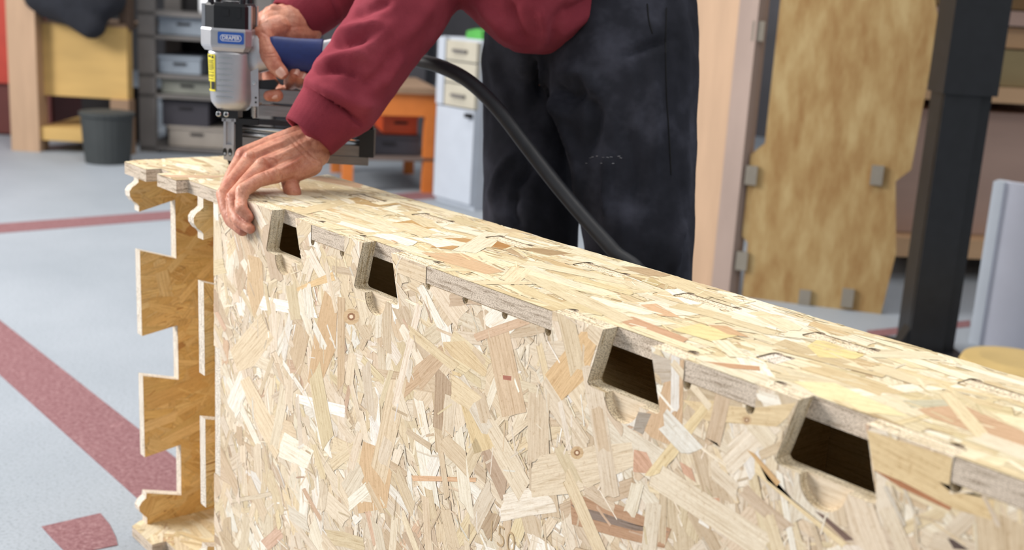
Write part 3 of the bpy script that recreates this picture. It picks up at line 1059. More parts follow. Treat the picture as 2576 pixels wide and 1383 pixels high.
# ------------------------------------------------------------------ the person
def capsule(bm, p0, r0, p1, r1, seg=14, rings=5):
    """closed tapered capsule"""
    p0, p1 = Vector(p0), Vector(p1)
    d = p1 - p0
    L = d.length
    if L < 1e-6:
        d = Vector((0, 0, 1))
        L = 1e-6
    t = d.normalized()
    ref = Vector((0, 0, 1)) if abs(t.z) < 0.9 else Vector((1, 0, 0))
    n = t.cross(ref).normalized()
    b = t.cross(n)
    prof = []
    for k in range(rings + 1):
        a = math.pi / 2 * k / rings
        prof.append((-r0 * math.cos(a), r0 * math.sin(a)))
    for k in range(rings + 1):
        a = math.pi / 2 * k / rings
        prof.append((L + r1 * math.sin(a), r1 * math.cos(a)))
    vs = []
    for i, (s, r) in enumerate(prof):
        if i in (0, len(prof) - 1):
            vs.append([bm.verts.new(p0 + t * s)])
        else:
            vs.append([bm.verts.new(p0 + t * s + n * (math.cos(2 * math.pi * k / seg) * r) + b * (math.sin(2 * math.pi * k / seg) * r)) for k in range(seg)])
    for i in range(len(vs) - 1):
        A, B = vs[i], vs[i + 1]
        for k in range(seg):
            k2 = (k + 1) % seg
            if len(A) == 1: bm.faces.new((A[0], B[k], B[k2]))
            elif len(B) == 1: bm.faces.new((A[k], A[k2], B[0]))
            else: bm.faces.new((A[k], A[k2], B[k2], B[k]))


def fused(chains, voxel, smooth_it, smooth_f=0.5):
    """chains: lists of (Vector, radius) -> one continuous mesh"""
    bm = bmesh.new()
    for ch in chains:
        if len(ch) == 1: capsule(bm, ch[0][0], ch[0][1], ch[0][0] + Vector((0, 0, 0.0005)), ch[0][1])
        for a, b in zip(ch, ch[1:]): capsule(bm, a[0], a[1], b[0], b[1])
    bmesh.ops.recalc_face_normals(bm, faces=bm.faces)
    me = bpy.data.meshes.new('fuse_tmp')
    bm.to_mesh(me)
    bm.free()
    o = bpy.data.objects.new('fuse_tmp', me)
    COL.objects.link(o)
    m = o.modifiers.new('r', 'REMESH')
    m.mode = 'VOXEL'
    m.voxel_size = voxel
    m.use_smooth_shade = True
    if smooth_it:
        s = o.modifiers.new('s', 'SMOOTH')
        s.factor = smooth_f
        s.iterations = smooth_it
    bpy.context.view_layer.update()
    out = bpy.data.meshes.new_from_object(o.evaluated_get(bpy.context.evaluated_depsgraph_get()))
    bpy.data.objects.remove(o, do_unlink=True)
    bpy.data.meshes.remove(me)
    return out


def A(px, py, z, r): return (at(px, py, z), r)


def mesh_arrays(me):
    n = len(me.vertices)
    co = np.empty(n * 3, np.float32)
    me.vertices.foreach_get('co', co)
    no = np.empty(n * 3, np.float32)
    me.vertex_normals.foreach_get('vector', no)
    return co.reshape(-1, 3).astype(np.float64), no.reshape(-1, 3).astype(np.float64)


def project_np(co):
    v = co - np.array(CAM)
    z = v @ np.array(fwd)
    return np.stack([CX + F_PX * (v @ np.array(RIGHT)) / z, CY - F_PX * (v @ np.array(UP)) / z], 1), z


def ridges(me, lines, wobble=0.0, wscale=20.0, stretch=(1, 1, 1)):
    """raise (or sink) folds along 3-D-located lines on the side of the cloth that faces the viewer"""
    co, no = mesh_arrays(me)
    px, z = project_np(co)
    facing = np.clip(-(no @ np.array(fwd)) * 1.6 + 0.25, 0, 1)
    disp = np.zeros(len(co))
    for pts, amp, wid in lines:
        P = np.array([tuple(p) for p in spline([Vector((p[0], p[1], 0)) for p in pts], 6)])[:, :2]
        best = np.full(len(co), 1e9)
        tpar = np.zeros(len(co))
        sel = (px[:, 0] > P[:, 0].min() - 4 * wid) & (px[:, 0] < P[:, 0].max() + 4 * wid) & (px[:, 1] > P[:, 1].min() - 4 * wid) & (px[:, 1] < P[:, 1].max() + 4 * wid)
        idx = np.nonzero(sel)[0]
        if len(idx) == 0: continue
        q = px[idx]
        bd = np.full(len(idx), 1e9)
        bt = np.zeros(len(idx))
        for i in range(len(P) - 1):
            a, b = P[i], P[i + 1]
            d = b - a
            t = np.clip(((q - a) @ d) / (d @ d + 1e-9), 0, 1)
            dist = np.linalg.norm(q - (a + t[:, None] * d), axis=1)
            m = dist < bd
            bd[m] = dist[m]
            bt[m] = ((i + t) / (len(P) - 1))[m]
        taper = np.clip(np.minimum(bt, 1 - bt) * 4 + 0.25, 0, 1)
        disp[idx] += amp * taper * np.exp(-(bd / wid) ** 2)
    disp *= facing
    if wobble:
        for i in range(len(co)):
            c = co[i]
            disp[i] += wobble * noise.fractal(Vector((c[0] * wscale * stretch[0], c[1] * wscale * stretch[1], c[2] * wscale * stretch[2])), 1.0, 2.0, 3)
    co = co + no * disp[:, None]
    me.vertices.foreach_set('co', co.astype(np.float32).ravel())
    me.update()


def mat_skin():
    t = NT('weathered_skin')
    v = t.coords()
    a = t.noise(v, 45, 4, 0.6)
    b = t.noise(v, 420, 3, 0.7)
    c = t.ramp(a, [(0.30, srgb(176, 104, 82)), (0.52, srgb(198, 134, 108)), (0.72, srgb(214, 156, 130))])
    d = t.ramp(b, [(0.35, (0.86, 0.82, 0.80, 1)), (0.55, (1.02, 1.02, 1.02, 1))])
    m = t.n('ShaderNodeMix', data_type='RGBA', blend_type='MULTIPLY')
    m.inputs[0].default_value = 0.8
    t.l(c, m.inputs[6])
    t.l(d, m.inputs[7])
    t.l(m.outputs[2], t.b.inputs['Base Color'])
    t.b.inputs['Roughness'].default_value = 0.52
    t.b.inputs['Subsurface Weight'].default_value = 0.12
    t.b.inputs['Subsurface Radius'].default_value = (0.006, 0.002, 0.001)
    t.b.inputs['Subsurface Scale'].default_value = 0.6
    v2 = t.coords((1.0, 1.0, 1.0))
    w = t.noise(v2, 260, 4, 0.65)
    t.bump(w, 0.35, 0.0010)
    return t.m


def mat_cloth(name, rgb_d, rgb, rgb_l, scale, sheen, bstr=0.4):
    t = NT(name)
    v = t.coords()
    a = t.noise(v, 9, 4, 0.6)
    b = t.noise(v, scale, 3, 0.7)
    c = t.ramp(a, [(0.32, srgb(*rgb_d)), (0.52, srgb(*rgb)), (0.75, srgb(*rgb_l))])
    d = t.ramp(b, [(0.3, (0.80, 0.80, 0.80, 1)), (0.6, (1.08, 1.08, 1.08, 1))])
    m = t.n('ShaderNodeMix', data_type='RGBA', blend_type='MULTIPLY')
    m.inputs[0].default_value = 0.7
    t.l(c, m.inputs[6])
    t.l(d, m.inputs[7])
    t.l(m.outputs[2], t.b.inputs['Base Color'])
    t.b.inputs['Roughness'].default_value = 0.92
    t.b.inputs['Specular IOR Level'].default_value = 0.15
    t.b.inputs['Sheen Weight'].default_value = sheen
    t.b.inputs['Sheen Roughness'].default_value = 0.5
    t.b.inputs['Sheen Tint'].default_value = srgb(*rgb_l)
    t.bump(b, bstr, 0.0008)
    return t.m


M_SKIN = mat_skin()
M_MAROON = mat_cloth('maroon_fleece', (122, 46, 58), (136, 54, 66), (154, 70, 82), 900, 0.55)
M_CUFF = mat_cloth('maroon_rib_knit', (120, 44, 56), (134, 52, 64), (150, 66, 78), 700, 0.55, 0.5)
M_TROUSER = mat_cloth('black_cotton_twill', (28, 29, 35), (44, 45, 53), (76, 77, 89), 1100, 0.4)
M_NAIL = plain('fingernail', (222, 178, 158), 0.3, var=0.05)
M_SHOE = plain('dark_work_boot', (40, 36, 34), 0.6, var=0.2)
M_HAIR = plain('dark_hair', (50, 42, 38), 0.6, var=0.4, scale=150, stretch=(1, 1, 0.2))

# ---- joints
sh_l, sh_r = at(1390, -470, 1.66), at(1120, -520, 1.95)
elb_l, elb_r = at(1085, -95, 1.70), at(985, -170, 1.92)
wr_l, wr_r = at(800, 368, 1.615), at(772, 84, 1.845)
pelvis = at(1500, -10, 1.79)
chest = (sh_l + sh_r) * 0.5 + Vector((0, 0, -0.10))
hip_l, hip_r = at(1585, 60, 1.75), at(1390, 60, 1.85)
knee_l, knee_r = at(1600, 640, 1.72), at(1335, 590, 1.85)
foot_l, foot_r = Vector((knee_l.x - 0.02, knee_l.y + 0.05, 0.09)), Vector((knee_r.x - 0.03, knee_r.y + 0.05, 0.09))
face_dir = Vector((-0.62, -0.72, 0)).normalized()
side_dir = Vector((face_dir.y, -face_dir.x, 0))
neck = (sh_l + sh_r) * 0.5 + face_dir * 0.04 + Vector((0, 0, 0.06))
head_c = neck + face_dir * 0.13 + Vector((0, 0, 0.12))

body_ch = [
    [(pelvis, 0.085), ((pelvis + chest) * 0.5, 0.085), (chest, 0.10), (neck, 0.052), (head_c - face_dir * 0.03, 0.055)],
    [(head_c, 0.078), (head_c + face_dir * 0.02 + Vector((0, 0, -0.055)), 0.062), (head_c + face_dir * 0.055 + Vector((0, 0, -0.085)), 0.032)],
    [(head_c - face_dir * 0.03 + Vector((0, 0, 0.03)), 0.080)],
    [(head_c + face_dir * 0.078 + Vector((0, 0, 0.005)), 0.010), (head_c + face_dir * 0.098 + Vector((0, 0, -0.032)), 0.014)],
    [(head_c + side_dir * 0.078 - face_dir * 0.01, 0.012), (head_c + side_dir * 0.082 - face_dir * 0.015 + Vector((0, 0, 0.025)), 0.014)],
    [(head_c - side_dir * 0.078 - face_dir * 0.01, 0.012), (head_c - side_dir * 0.082 - face_dir * 0.015 + Vector((0, 0, 0.025)), 0.014)],
    [(head_c + face_dir * 0.084 + side_dir * 0.02 + Vector((0, 0, -0.062)), 0.009), (head_c + face_dir * 0.084 - side_dir * 0.02 + Vector((0, 0, -0.062)), 0.009)],
    [(chest, 0.09), (sh_l, 0.050), (elb_l, 0.040), (at(850, 300, 1.625), 0.030)],
    [(chest, 0.09), (sh_r, 0.050), (elb_r, 0.040), (at(820, -30, 1.85), 0.030)],
    [(pelvis, 0.085), (hip_l, 0.075), (knee_l, 0.052), (foot_l, 0.038)],
    [(pelvis, 0.085), (hip_r, 0.070), (knee_r, 0.048), (foot_r, 0.038)],
]
body_me = fused(body_ch, 0.011, 4)

# ---- left hand pinching the board corner (viewer sees the back of the hand and the little-finger side)
def AY(px, py, y, r): return (on(px, py, 1, y), r)
hl = [
    [A(690, 442, 1.562, .0108), A(650, 454, 1.540, .0092), A(611, 479, 1.519, .0098), A(606, 506, 1.514, .0082), AY(607, 525, -.0125, .0087), AY(626, 546, -.0068, .0066)],      # little
    [A(660, 418, 1.574, .0116), A(624, 452, 1.553, .0096), A(587, 497, 1.533, .0101), A(588, 530, 1.525, .0084), AY(601, 555, -.0120, .0087), AY(629, 575, -.0072, .0070)],      # ring
    [A(632, 400, 1.586, .0118), A(596, 442, 1.567, .0098), A(563, 489, 1.549, .0103), A(568, 526, 1.538, .0086), AY(582, 555, -.0120, .0089), AY(610, 581, -.0075, .0071)],      # middle
    [A(613, 391, 1.600, .0112), A(590, 428, 1.585, .0096), A(572, 470, 1.568, .0098), A(578, 515, 1.552, .0084), AY(590, 545, -.0120, .0080)],                              # index
    [A(690, 442, 1.568, .0112), A(745, 418, 1.594, .0150), A(798, 388, 1.615, .0180)],
    [A(660, 418, 1.578, .0122), A(725, 394, 1.598, .0150), A(792, 366, 1.616, .0190)],
    [A(632, 400, 1.588, .0124), A(705, 372, 1.605, .0150), A(782, 350, 1.622, .0190)],
    [A(613, 391, 1.600, .0122), A(690, 364, 1.613, .0150), A(770, 340, 1.626, .0180)],
    [A(740, 434, 1.592, .0140), A(780, 412, 1.606, .0180)],                                                                              # heel
    [A(770, 385, 1.625, .0200), A(742, 425, 1.618, .0150), A(729, 458, 1.596, .0120), A(733, 474, 1.587, .0118), A(739, 484, 1.582, .0104)],   # thumb
    [A(795, 365, 1.618, .0230), A(850, 305, 1.628, .0270), A(900, 240, 1.64, .0300)],                                                     # wrist into the sleeve
    # knuckles and tendons
    [A(690, 438, 1.556, .0080)], [A(657, 413, 1.569, .0086)], [A(629, 395, 1.581, .0086)], [A(611, 388, 1.594, .0082)],
    
    [A(655, 412, 1.570, .0035), A(715, 385, 1.583, .0032), A(780, 358, 1.601, .0030)],
    [A(627, 393, 1.579, .0035), A(700, 363, 1.592, .0032), A(772, 342, 1.608, .0030)],
    [A(688, 436, 1.559, .0030), A(740, 410, 1.577, .0026), A(790, 382, 1.599, .0024)],
]
hand_l_me = fused(hl, 0.0011, 6, 0.5)
# creases across the finger joints and wrist
ridges(hand_l_me, [([(598, 470), (612, 492)], -.0010, 2.2), ([(674, 428), (690, 452)], -.0010, 2.6), ([(664, 430), (676, 452)], -.0008, 2.2),
                   ([(592, 508), (612, 512)], -.0007, 2.0), ([(578, 486), (596, 506)], -.0007, 2.0), ([(556, 478), (574, 500)], -.0007, 2.0),
                   ([(742, 350), (790, 395), (812, 402)], -.0010, 3.0), ([(728, 350), (775, 400), (800, 415)], -.0008, 2.6),
                   ([(700, 400), (720, 385), (738, 392)], .0009, 3.0), ([(650, 395), (690, 398), (705, 420)], .0008, 2.6)], 0.0003, 160)

# ---- right hand closed round the grip
def AR(px, py, z, r): return A(px, py, z - 0.234 * (428 - py) * NS - 0.004, r)
hr = [
    [AR(700, 72, 1.800, .0200), AR(664, 86, 1.772, .0150), AR(668, 110, 1.760, .0140), AR(679, 142, 1.745, .0134), AR(692, 165, 1.739, .0118), AR(709, 183, 1.737, .0098)],   # thumb
    [AR(765, 78, 1.845, .0250), AR(725, 60, 1.825, .0290), AR(690, 58, 1.815, .0220), AR(664, 62, 1.815, .0160)],
    [AR(765, 85, 1.840, .0220), AR(735, 85, 1.815, .0200), AR(700, 88, 1.800, .0160)],
    [AR(760, 65, 1.845, .0220), AR(715, 42, 1.830, .0200), AR(685, 40, 1.825, .0160)],
    [AR(690, 40, 1.840, .0170), AR(648, 58, 1.840, .0120), AR(642, 100, 1.850, .0110)],                                                                              # index root on the far side
    [AR(655, 62, 1.845, .0130), AR(655, 150, 1.852, .0110), AR(690, 222, 1.830, .0100), AR(716, 236, 1.782, .0098), AR(698, 240, 1.752, .0096), AR(676, 241, 1.744, .0080)],  # index on the trigger
    [AR(720, 70, 1.850, .0150), AR(730, 150, 1.855, .0110), AR(733, 208, 1.820, .0105), AR(731, 206, 1.775, .0104), AR(742, 186, 1.752, .0088)],                     # middle
    [AR(745, 75, 1.850, .0150), AR(756, 150, 1.855, .0110), AR(758, 210, 1.820, .0100), AR(755, 207, 1.775, .0100), AR(761, 193, 1.754, .0084)],                     # ring
    [AR(765, 80, 1.850, .0140), AR(778, 150, 1.855, .0100), AR(781, 206, 1.820, .0092), AR(777, 206, 1.780, .0092), AR(780, 194, 1.760, .0078)],                     # little
    [AR(768, 82, 1.845, .0250), AR(775, 40, 1.865, .0280), AR(820, -30, 1.90, .0300)],
    [AR(652, 84, 1.768, .0100)], [AR(690, 26, 1.815, .0100), AR(735, 40, 1.815, .0060)],
]
hand_r_me = fused(hr, 0.0015, 5, 0.5)
ridges(hand_r_me, [([(664, 136), (694, 134)], -.0010, 2.4), ([(666, 144), (696, 143)], -.0008, 2.2), ([(655, 78), (690, 98)], -.0010, 3.0), ([(690, 108), (712, 96), (730, 70)], -.0009, 3.0),
                   ([(700, 50), (720, 62), (745, 66)], .0012, 4.0), ([(672, 50), (690, 70)], .0010, 4.0)], 0.0004, 140)

bm = bmesh.new()
for me_ in (body_me, hand_l_me, hand_r_me):
    bm.from_mesh(me_)
    bpy.data.meshes.remove(me_)
person_me = bpy.data.meshes.new('person')
bm.to_mesh(person_me)
bm.free()
person = tag(link_mesh('person', person_me, M_SKIN, None, True),
             'person in maroon sweatshirt and black trousers leaning over the block with a nail gun', 'person')


def nail(center, out, along, w, l):
    out = out.normalized()
    along = (along - out * along.dot(out)).normalized()
    s = out.cross(along)
    def f(bm):
        rows = []
        for i in range(7):
            u = -1 + 2 * i / 6
            row = []
            for j in range(7):
                v = -1 + 2 * j / 6
                k = math.sqrt(max(0.0, 1 - 0.35 * v * v)) if v > 0 else 1
                row.append(bm.verts.new(center + s * (u * w * k) + along * (v * l) + out * (0.0014 - 0.0026 * u * u - 0.0006 * v * v)))
            rows.append(row)
        for i in range(6):
            for j in range(6): bm.faces.new((rows[i][j], rows[i + 1][j], rows[i + 1][j + 1], rows[i][j + 1]))
    part('fingernail', [f], M_NAIL, person, smooth=True)


to_cam = -fwd
def nail_on(px, py, along, w, l):
    d = ray(px, py).normalized()
    ok, loc, nor, _ = person.ray_cast(CAM, d)
    if ok:
        out = (nor + to_cam * 0.6).normalized()
        nail(loc - out * 0.0003, out, along, w, l)


bpy.context.view_layer.update()
nail_on(706, 183, at(715, 192, 1.74) - at(696, 168, 1.74), 0.0062, 0.0068)
nail_on(748, 181, at(753, 172, 1.75) - at(744, 188, 1.75), 0.0044, 0.0048)
nail_on(766, 192, at(770, 184, 1.75) - at(762, 198, 1.75), 0.0040, 0.0044)
nail_on(690, 244, at(676, 246, 1.73) - at(700, 243, 1.73), 0.0036, 0.0050)

# hair cap
hair_me = fused([[(head_c - face_dir * 0.035 + Vector((0, 0, 0.045)), 0.083), (head_c + Vector((0, 0, 0.055)), 0.068)], [(head_c - face_dir * 0.06, 0.07)]], 0.008, 3)
link_mesh('hair', hair_me, M_HAIR, person, True)

# ---- sweatshirt
def mix(a, b, t): return a * (1 - t) + b * t
sw = [
    [A(828, 284, 1.612, .046), A(862, 246, 1.618, .0575), A(903, 185, 1.628, .0590), A(945, 122, 1.642, .0590), A(1012, 25, 1.668, .0660), (elb_l, .068)],
    [(elb_l, .068), (mix(elb_l, sh_l, .5), .074), (sh_l, .085), (chest, .12)],
    [AR(796, 6, 1.878, .047), AR(812, -12, 1.885, .052), A(880, -75, 1.865, .056), (elb_r, .062), (mix(elb_r, sh_r, .5), .068), (sh_r, .082), (chest, .12)],
    [(chest, .135), (mix(chest, pelvis, .45) + face_dir * 0.03, .125), A(1440, -95, 1.735, .115)],
    [(sh_l, .085), (neck, .07), (sh_r, .085)],
    [A(1350, -30, 1.69, .096), A(1460, -95, 1.75, .105), A(1520, -130, 1.80, .105)],
    [A(1300, -150, 1.69, .115), A(1350, -30, 1.69, .096)],
    [A(1250, -40, 1.70, .064), A(1330, 10, 1.68, .072)],
    [A(1300, -260, 1.72, .13), A(1480, -170, 1.78, .12)],
]
sw_me = fused(sw, 0.0055, 6)
ridges(sw_me, [
    ([(775, 200), (830, 232), (900, 262), (945, 268)], 0.0109, 15), ([(790, 178), (850, 175), (915, 200)], -0.0123, 11), ([(800, 165), (870, 140), (930, 150)], 0.0116, 12),
    ([(835, 110), (880, 108), (930, 95)], -0.0101, 10), ([(845, 90), (900, 70), (960, 60)], 0.0109, 12), ([(880, 40), (940, 20), (990, 0)], -0.0087, 12),
    ([(960, 225), (985, 180), (1020, 130)], 0.0065, 14), ([(900, 225), (960, 180), (1000, 120)], -0.0072, 12), ([(1000, 110), (1050, 60), (1090, 0)], 0.0087, 16),
    ([(770, 225), (840, 262), (912, 312)], -0.0109, 7), ([(880, 150), (940, 110), (1000, 50)], 0.0072, 14),
    ([(1200, 0), (1240, 50), (1290, 110)], 0.0087, 16), ([(1280, 0), (1300, 60), (1330, 120)], -0.0087, 14), ([(1360, 20), (1370, 70), (1360, 125)], 0.0080, 14),
    ([(1420, 40), (1450, 20), (1510, -20)], -0.0087, 12), ([(1400, 95), (1450, 60), (1540, 0)], 0.0072, 12), ([(1440, 0), (1400, 50), (1390, 100)], -0.0058, 12),
    ([(700, 20), (750, 15), (800, 40)], 0.0058, 10), ([(800, 0), (820, 40), (815, 90)], -0.0072, 10), ([(840, 0), (850, 30), (845, 55)], 0.0072, 10),
], 0.0022, 26)
sweat = link_mesh('sweatshirt', sw_me, M_MAROON, person, True)

def cuff(p_hem, p_seam, r_hem, r_mid, r_seam):
    axis = (p_seam - p_hem).normalized()
    ref = axis.cross(Vector((0, 0, 1))).normalized()
    b = axis.cross(ref)
    L = (p_seam - p_hem).length
    prof = [(r_hem - 0.006, 0.10), (r_hem - 0.004, 0.0), (r_hem, -0.03), (r_hem + 0.0015, 0.05), (r_mid, 0.5), (r_seam, 0.92), (r_seam - 0.004, 1.06), (r_seam - 0.014, 1.12)]
    def f(bm):
        n = 96
        rings = []
        for r, t in prof:
            ring = []
            for k in range(n):
                a = 2 * math.pi * k / n
                w = 1 + 0.003 * math.sin(a * 32) + 0.02 * math.sin(3 * a + 1)
                ring.append(bm.verts.new(p_hem + axis * (t * L) + ref * (math.cos(a) * r * w) + b * (math.sin(a) * r * w)))
            rings.append(ring)
        for i in range(len(rings) - 1):
            for k in range(n): bm.faces.new((rings[i][k], rings[i][(k + 1) % n], rings[i + 1][(k + 1) % n], rings[i + 1][k]))
    return part('cuff', [f], M_CUFF, sweat, smooth=True)

cuff(at(779, 343, 1.606), at(836, 274, 1.613), 0.0395, 0.0450, 0.0485)
cuff(AR(738, 58, 1.850, 0)[0], AR(793, 6, 1.876, 0)[0], 0.0410, 0.0450, 0.0490)

# ---- trousers
tr = [
    [(pelvis, .118), A(1555, 20, 1.76, .118), A(1568, 180, 1.735, .1120), A(1592, 400, 1.72, .0960), A(1606, 600, 1.71, .0830), A(1604, 760, 1.71, .0780)],
    [(pelvis, .115), A(1380, 30, 1.83, .100), A(1325, 160, 1.845, .0740), A(1323, 300, 1.845, .0700), A(1327, 420, 1.845, .0720), A(1332, 560, 1.84, .0780), A(1335, 700, 1.84, .0740)],
    [A(1640, 0, 1.78, .070), A(1645, 250, 1.75, .064), A(1648, 430, 1.73, .060)],
    [(knee_l + Vector((0, 0, -0.06)), .078), (foot_l + Vector((0, 0, 0.02)), .066)],
    [(knee_r + Vector((0, 0, -0.06)), .074), (foot_r + Vector((0, 0, 0.02)), .064)],
    [A(1440, 100, 1.80, .095)],
    [A(1360, 120, 1.78, .055), A(1330, 100, 1.82, .07)],
]
tr_me = fused(tr, 0.0065, 5)
ridges(tr_me, [
    ([(1350, 150), (1395, 235), (1440, 300)], 0.0203, 11), ([(1385, 210), (1440, 250), (1470, 220)], -0.0167, 13), ([(1400, 250), (1430, 330), (1458, 420), (1462, 560)], 0.0167, 11),
    ([(1480, 240), (1500, 300), (1470, 400)], -0.0143, 15), ([(1530, 380), (1525, 460), (1530, 560)], 0.0119, 11), ([(1420, 180), (1480, 190), (1500, 250)], 0.0143, 15),
    ([(1560, 140), (1620, 120), (1680, 100)], -0.0095, 11), ([(1230, 130), (1250, 200), (1275, 260)], 0.006, 13), ([(1222, 200), (1235, 260), (1270, 310)], -0.004, 13),
    ([(1300, 380), (1260, 430), (1240, 500)], 0.009, 12), ([(1320, 360), (1330, 420), (1300, 470)], -0.0143, 10), ([(1225, 470), (1250, 530), (1265, 570)], 0.005, 13),
    ([(1300, 480), (1290, 530), (1310, 570)], -0.0119, 10), ([(1560, 300), (1600, 420), (1580, 560)], -0.0071, 18), ([(1640, 120), (1650, 300), (1640, 500)], 0.0071, 17),
    ([(1345, 145), (1352, 200), (1362, 240)], -0.0190, 7), ([(1720, 560), (1700, 620), (1690, 690)], 0.0119, 11),
], 0.0040, 15, (1, 1, 0.45))
trous = link_mesh('trousers', tr_me, M_TROUSER, person, True)


def on_surface(o, px, py, lift):
    d = ray(px, py).normalized()
    ok, loc, nor, _ = o.ray_cast(CAM, d)
    return loc + nor * lift if ok else None


def surf_line(name, o, pxs, r, mat, lift=0.0006):
    P = [on_surface(o, p.x, p.y, lift) for p in spline([Vector((a, b, 0)) for a, b in pxs], 8)]
    P = [p for p in P if p is not None]
    if len(P) > 2: part(name, [tube(P, r, 6)], mat, o)


bpy.context.view_layer.update()
M_SEAM = plain('dark_seam_thread', (12, 12, 15), 0.9, var=0.1)
M_DUST = plain('pale_dust_scuff', (150, 150, 155), 0.9, var=0.3, scale=300)
surf_line('side_seam', trous, [(1676, 20), (1674, 120), (1676, 230), (1682, 330), (1688, 440)], 0.0009, M_SEAM)
surf_line('pocket_seam', trous, [(1628, 10), (1632, 50), (1641, 84)], 0.0010, M_SEAM)
for k in range(11):
    x_ = 1474 + k * 8.5 + random.uniform(-3, 3)
    y_ = (395 if k % 4 else 412) + random.uniform(-2.5, 2.5)
    surf_line('scuff_mark', trous, [(x_, y_), (x_ + 2.5, y_ + random.uniform(-0.8, 0.8)), (x_ + random.uniform(4, 8), y_ + random.uniform(-1, 1))], random.choice((0.0003, 0.0004, 0.0006)), M_DUST, 0.0)
surf_line('cuff_seam', sweat, [(764, 222), (800, 246), (845, 276), (880, 300), (908, 318)], 0.0007, M_CUFF)

for k, (ft) in enumerate((foot_l, foot_r)):
    base = Vector((ft.x, ft.y, 0))
    def bfr(p, base=base): return base + face_dir * p[0] + side_dir * p[1] + Vector((0, 0, p[2]))
    part('boot', [loft([[(x + rx * math.cos(a), ry * math.sin(a), z) for a in [2 * math.pi * i / 16 for i in range(16)]]
                        for x, rx, ry, z in ((0.06, 0.14, 0.048, 0.0), (0.06, 0.145, 0.052, 0.02), (0.055, 0.135, 0.048, 0.05), (0.02, 0.09, 0.045, 0.085), (0.0, 0.055, 0.045, 0.13))], bfr)], M_SHOE, person, smooth=True)


# ------------------------------------------------------------------ workshop behind
def ground(px, py): return on(px, py, 2, 0.0)


class Spot:
    """frame standing on the floor at a photo point: x across, y up (photo pixels measured there), z metres towards the viewer"""
    def __init__(self, px, py, turn=0.0):
        self.p = ground(px, py)
        self.px, self.py = px, py
        self.s = proj(self.p)[2] / F_PX
        c, s = math.cos(turn), math.sin(turn)
        self.h = NH * c + NN * s
        self.n = NN * c - NH * s

    def __call__(self, q):
        return self.p + self.h * ((q[0] - self.px) * self.s) + Vector((0, 0, max(0.0, (self.py - q[1]) * self.s * 1.03))) + self.n * q[2]

    def box(self, x0, x1, ytop, ybot, c0, c1): return box(x0, x1, ybot, ytop, c0, c1, self)


def W(name, rgb, rough=0.7, var=0.08, scale=12, stretch=(1, 1, 1), metal=0.0): return plain(name, rgb, rough, metal, var=var, scale=scale, stretch=stretch)


M_PLY = W('pale_plywood', (186, 154, 126), scale=20, stretch=(1, 1, 0.15))
M_YPLY = W('yellow_plywood', (200, 164, 100), scale=14, stretch=(0.2, 0.2, 1))
M_DARKV = W('cavity_shade_and_black_parts', (20, 16, 20))
M_BRN = W('brown_timber', (146, 118, 94), stretch=(1, 1, 0.2))
M_COAT = W('dark_wool', (36, 38, 46), 0.95, 0.2, 20)
M_RED = W('red_enamel', (196, 66, 48), 0.5)
M_REDD = W('dark_red_enamel', (100, 44, 38), 0.5)
M_GREY = W('grey_steel_shelf', (108, 104, 102), 0.5)
M_CRATE = W('blue_grey_plastic', (138, 148, 160), 0.6)
M_CRATE2 = W('olive_grey_plastic', (128, 130, 122), 0.6)
M_CRATE3 = W('charcoal_plastic', (52, 50, 58), 0.6)
M_CRATE4 = W('warm_grey_card', (150, 142, 134), 0.8)
M_ORANGE = W('orange_steel', (214, 122, 52), 0.5)
M_ORED = W('red_orange_plastic', (206, 78, 34), 0.5)
M_WCAB = W('white_enamel', (186, 193, 204), 0.45, 0.03)
M_BEIGE = W('beige_enamel', (186, 180, 164), 0.5, 0.05)
M_GREEN = W('bright_green_plastic', (84, 166, 76), 0.5)
M_DCAB = W('dark_grey_cabinet', (62, 62, 68), 0.6)
M_BIN = W('dark_rubber_bin', (56, 60, 61), 0.7)
M_BLK = W('black_steel_paint', (22, 23, 27), 0.45, 0.2, 30)
M_LAV = W('white_melamine', (196, 198, 212), 0.5, 0.03)
M_PINK = W('pinkish_fibreboard', (190, 160, 146), 0.8, 0.06, 10, (0.2, 0.2, 1))
M_OLIVE = W('olive_fibreboard', (156, 138, 100), 0.8, 0.08, 10, (0.2, 0.2, 1))
M_SHELFT = W('tan_shelf_timber', (214, 174, 134), 0.7, 0.06, 10, (0.2, 0.2, 1))
M_TUB = W('ochre_plastic', (196, 168, 110), 0.6)
M_TUBY = W('yellow_plastic', (186, 140, 44), 0.5)
M_BOLT = W('zinc_bracket', (150, 142, 130), 0.5, metal=0.3)


def mat_far_osb():
    t = NT('distant_strand_board')
    v = t.coords((3.2, 3.2, 1))
    a = t.noise(v, 7, 4, 0.6)
    t.l(t.ramp(a, [(0.3, srgb(152, 114, 66)), (0.5, srgb(170, 139, 90)), (0.7, srgb(186, 160, 112))]), t.b.inputs['Base Color'])
    t.b.inputs['Roughness'].default_value = 0.7
    return t.m


M_FOSB = mat_far_osb()

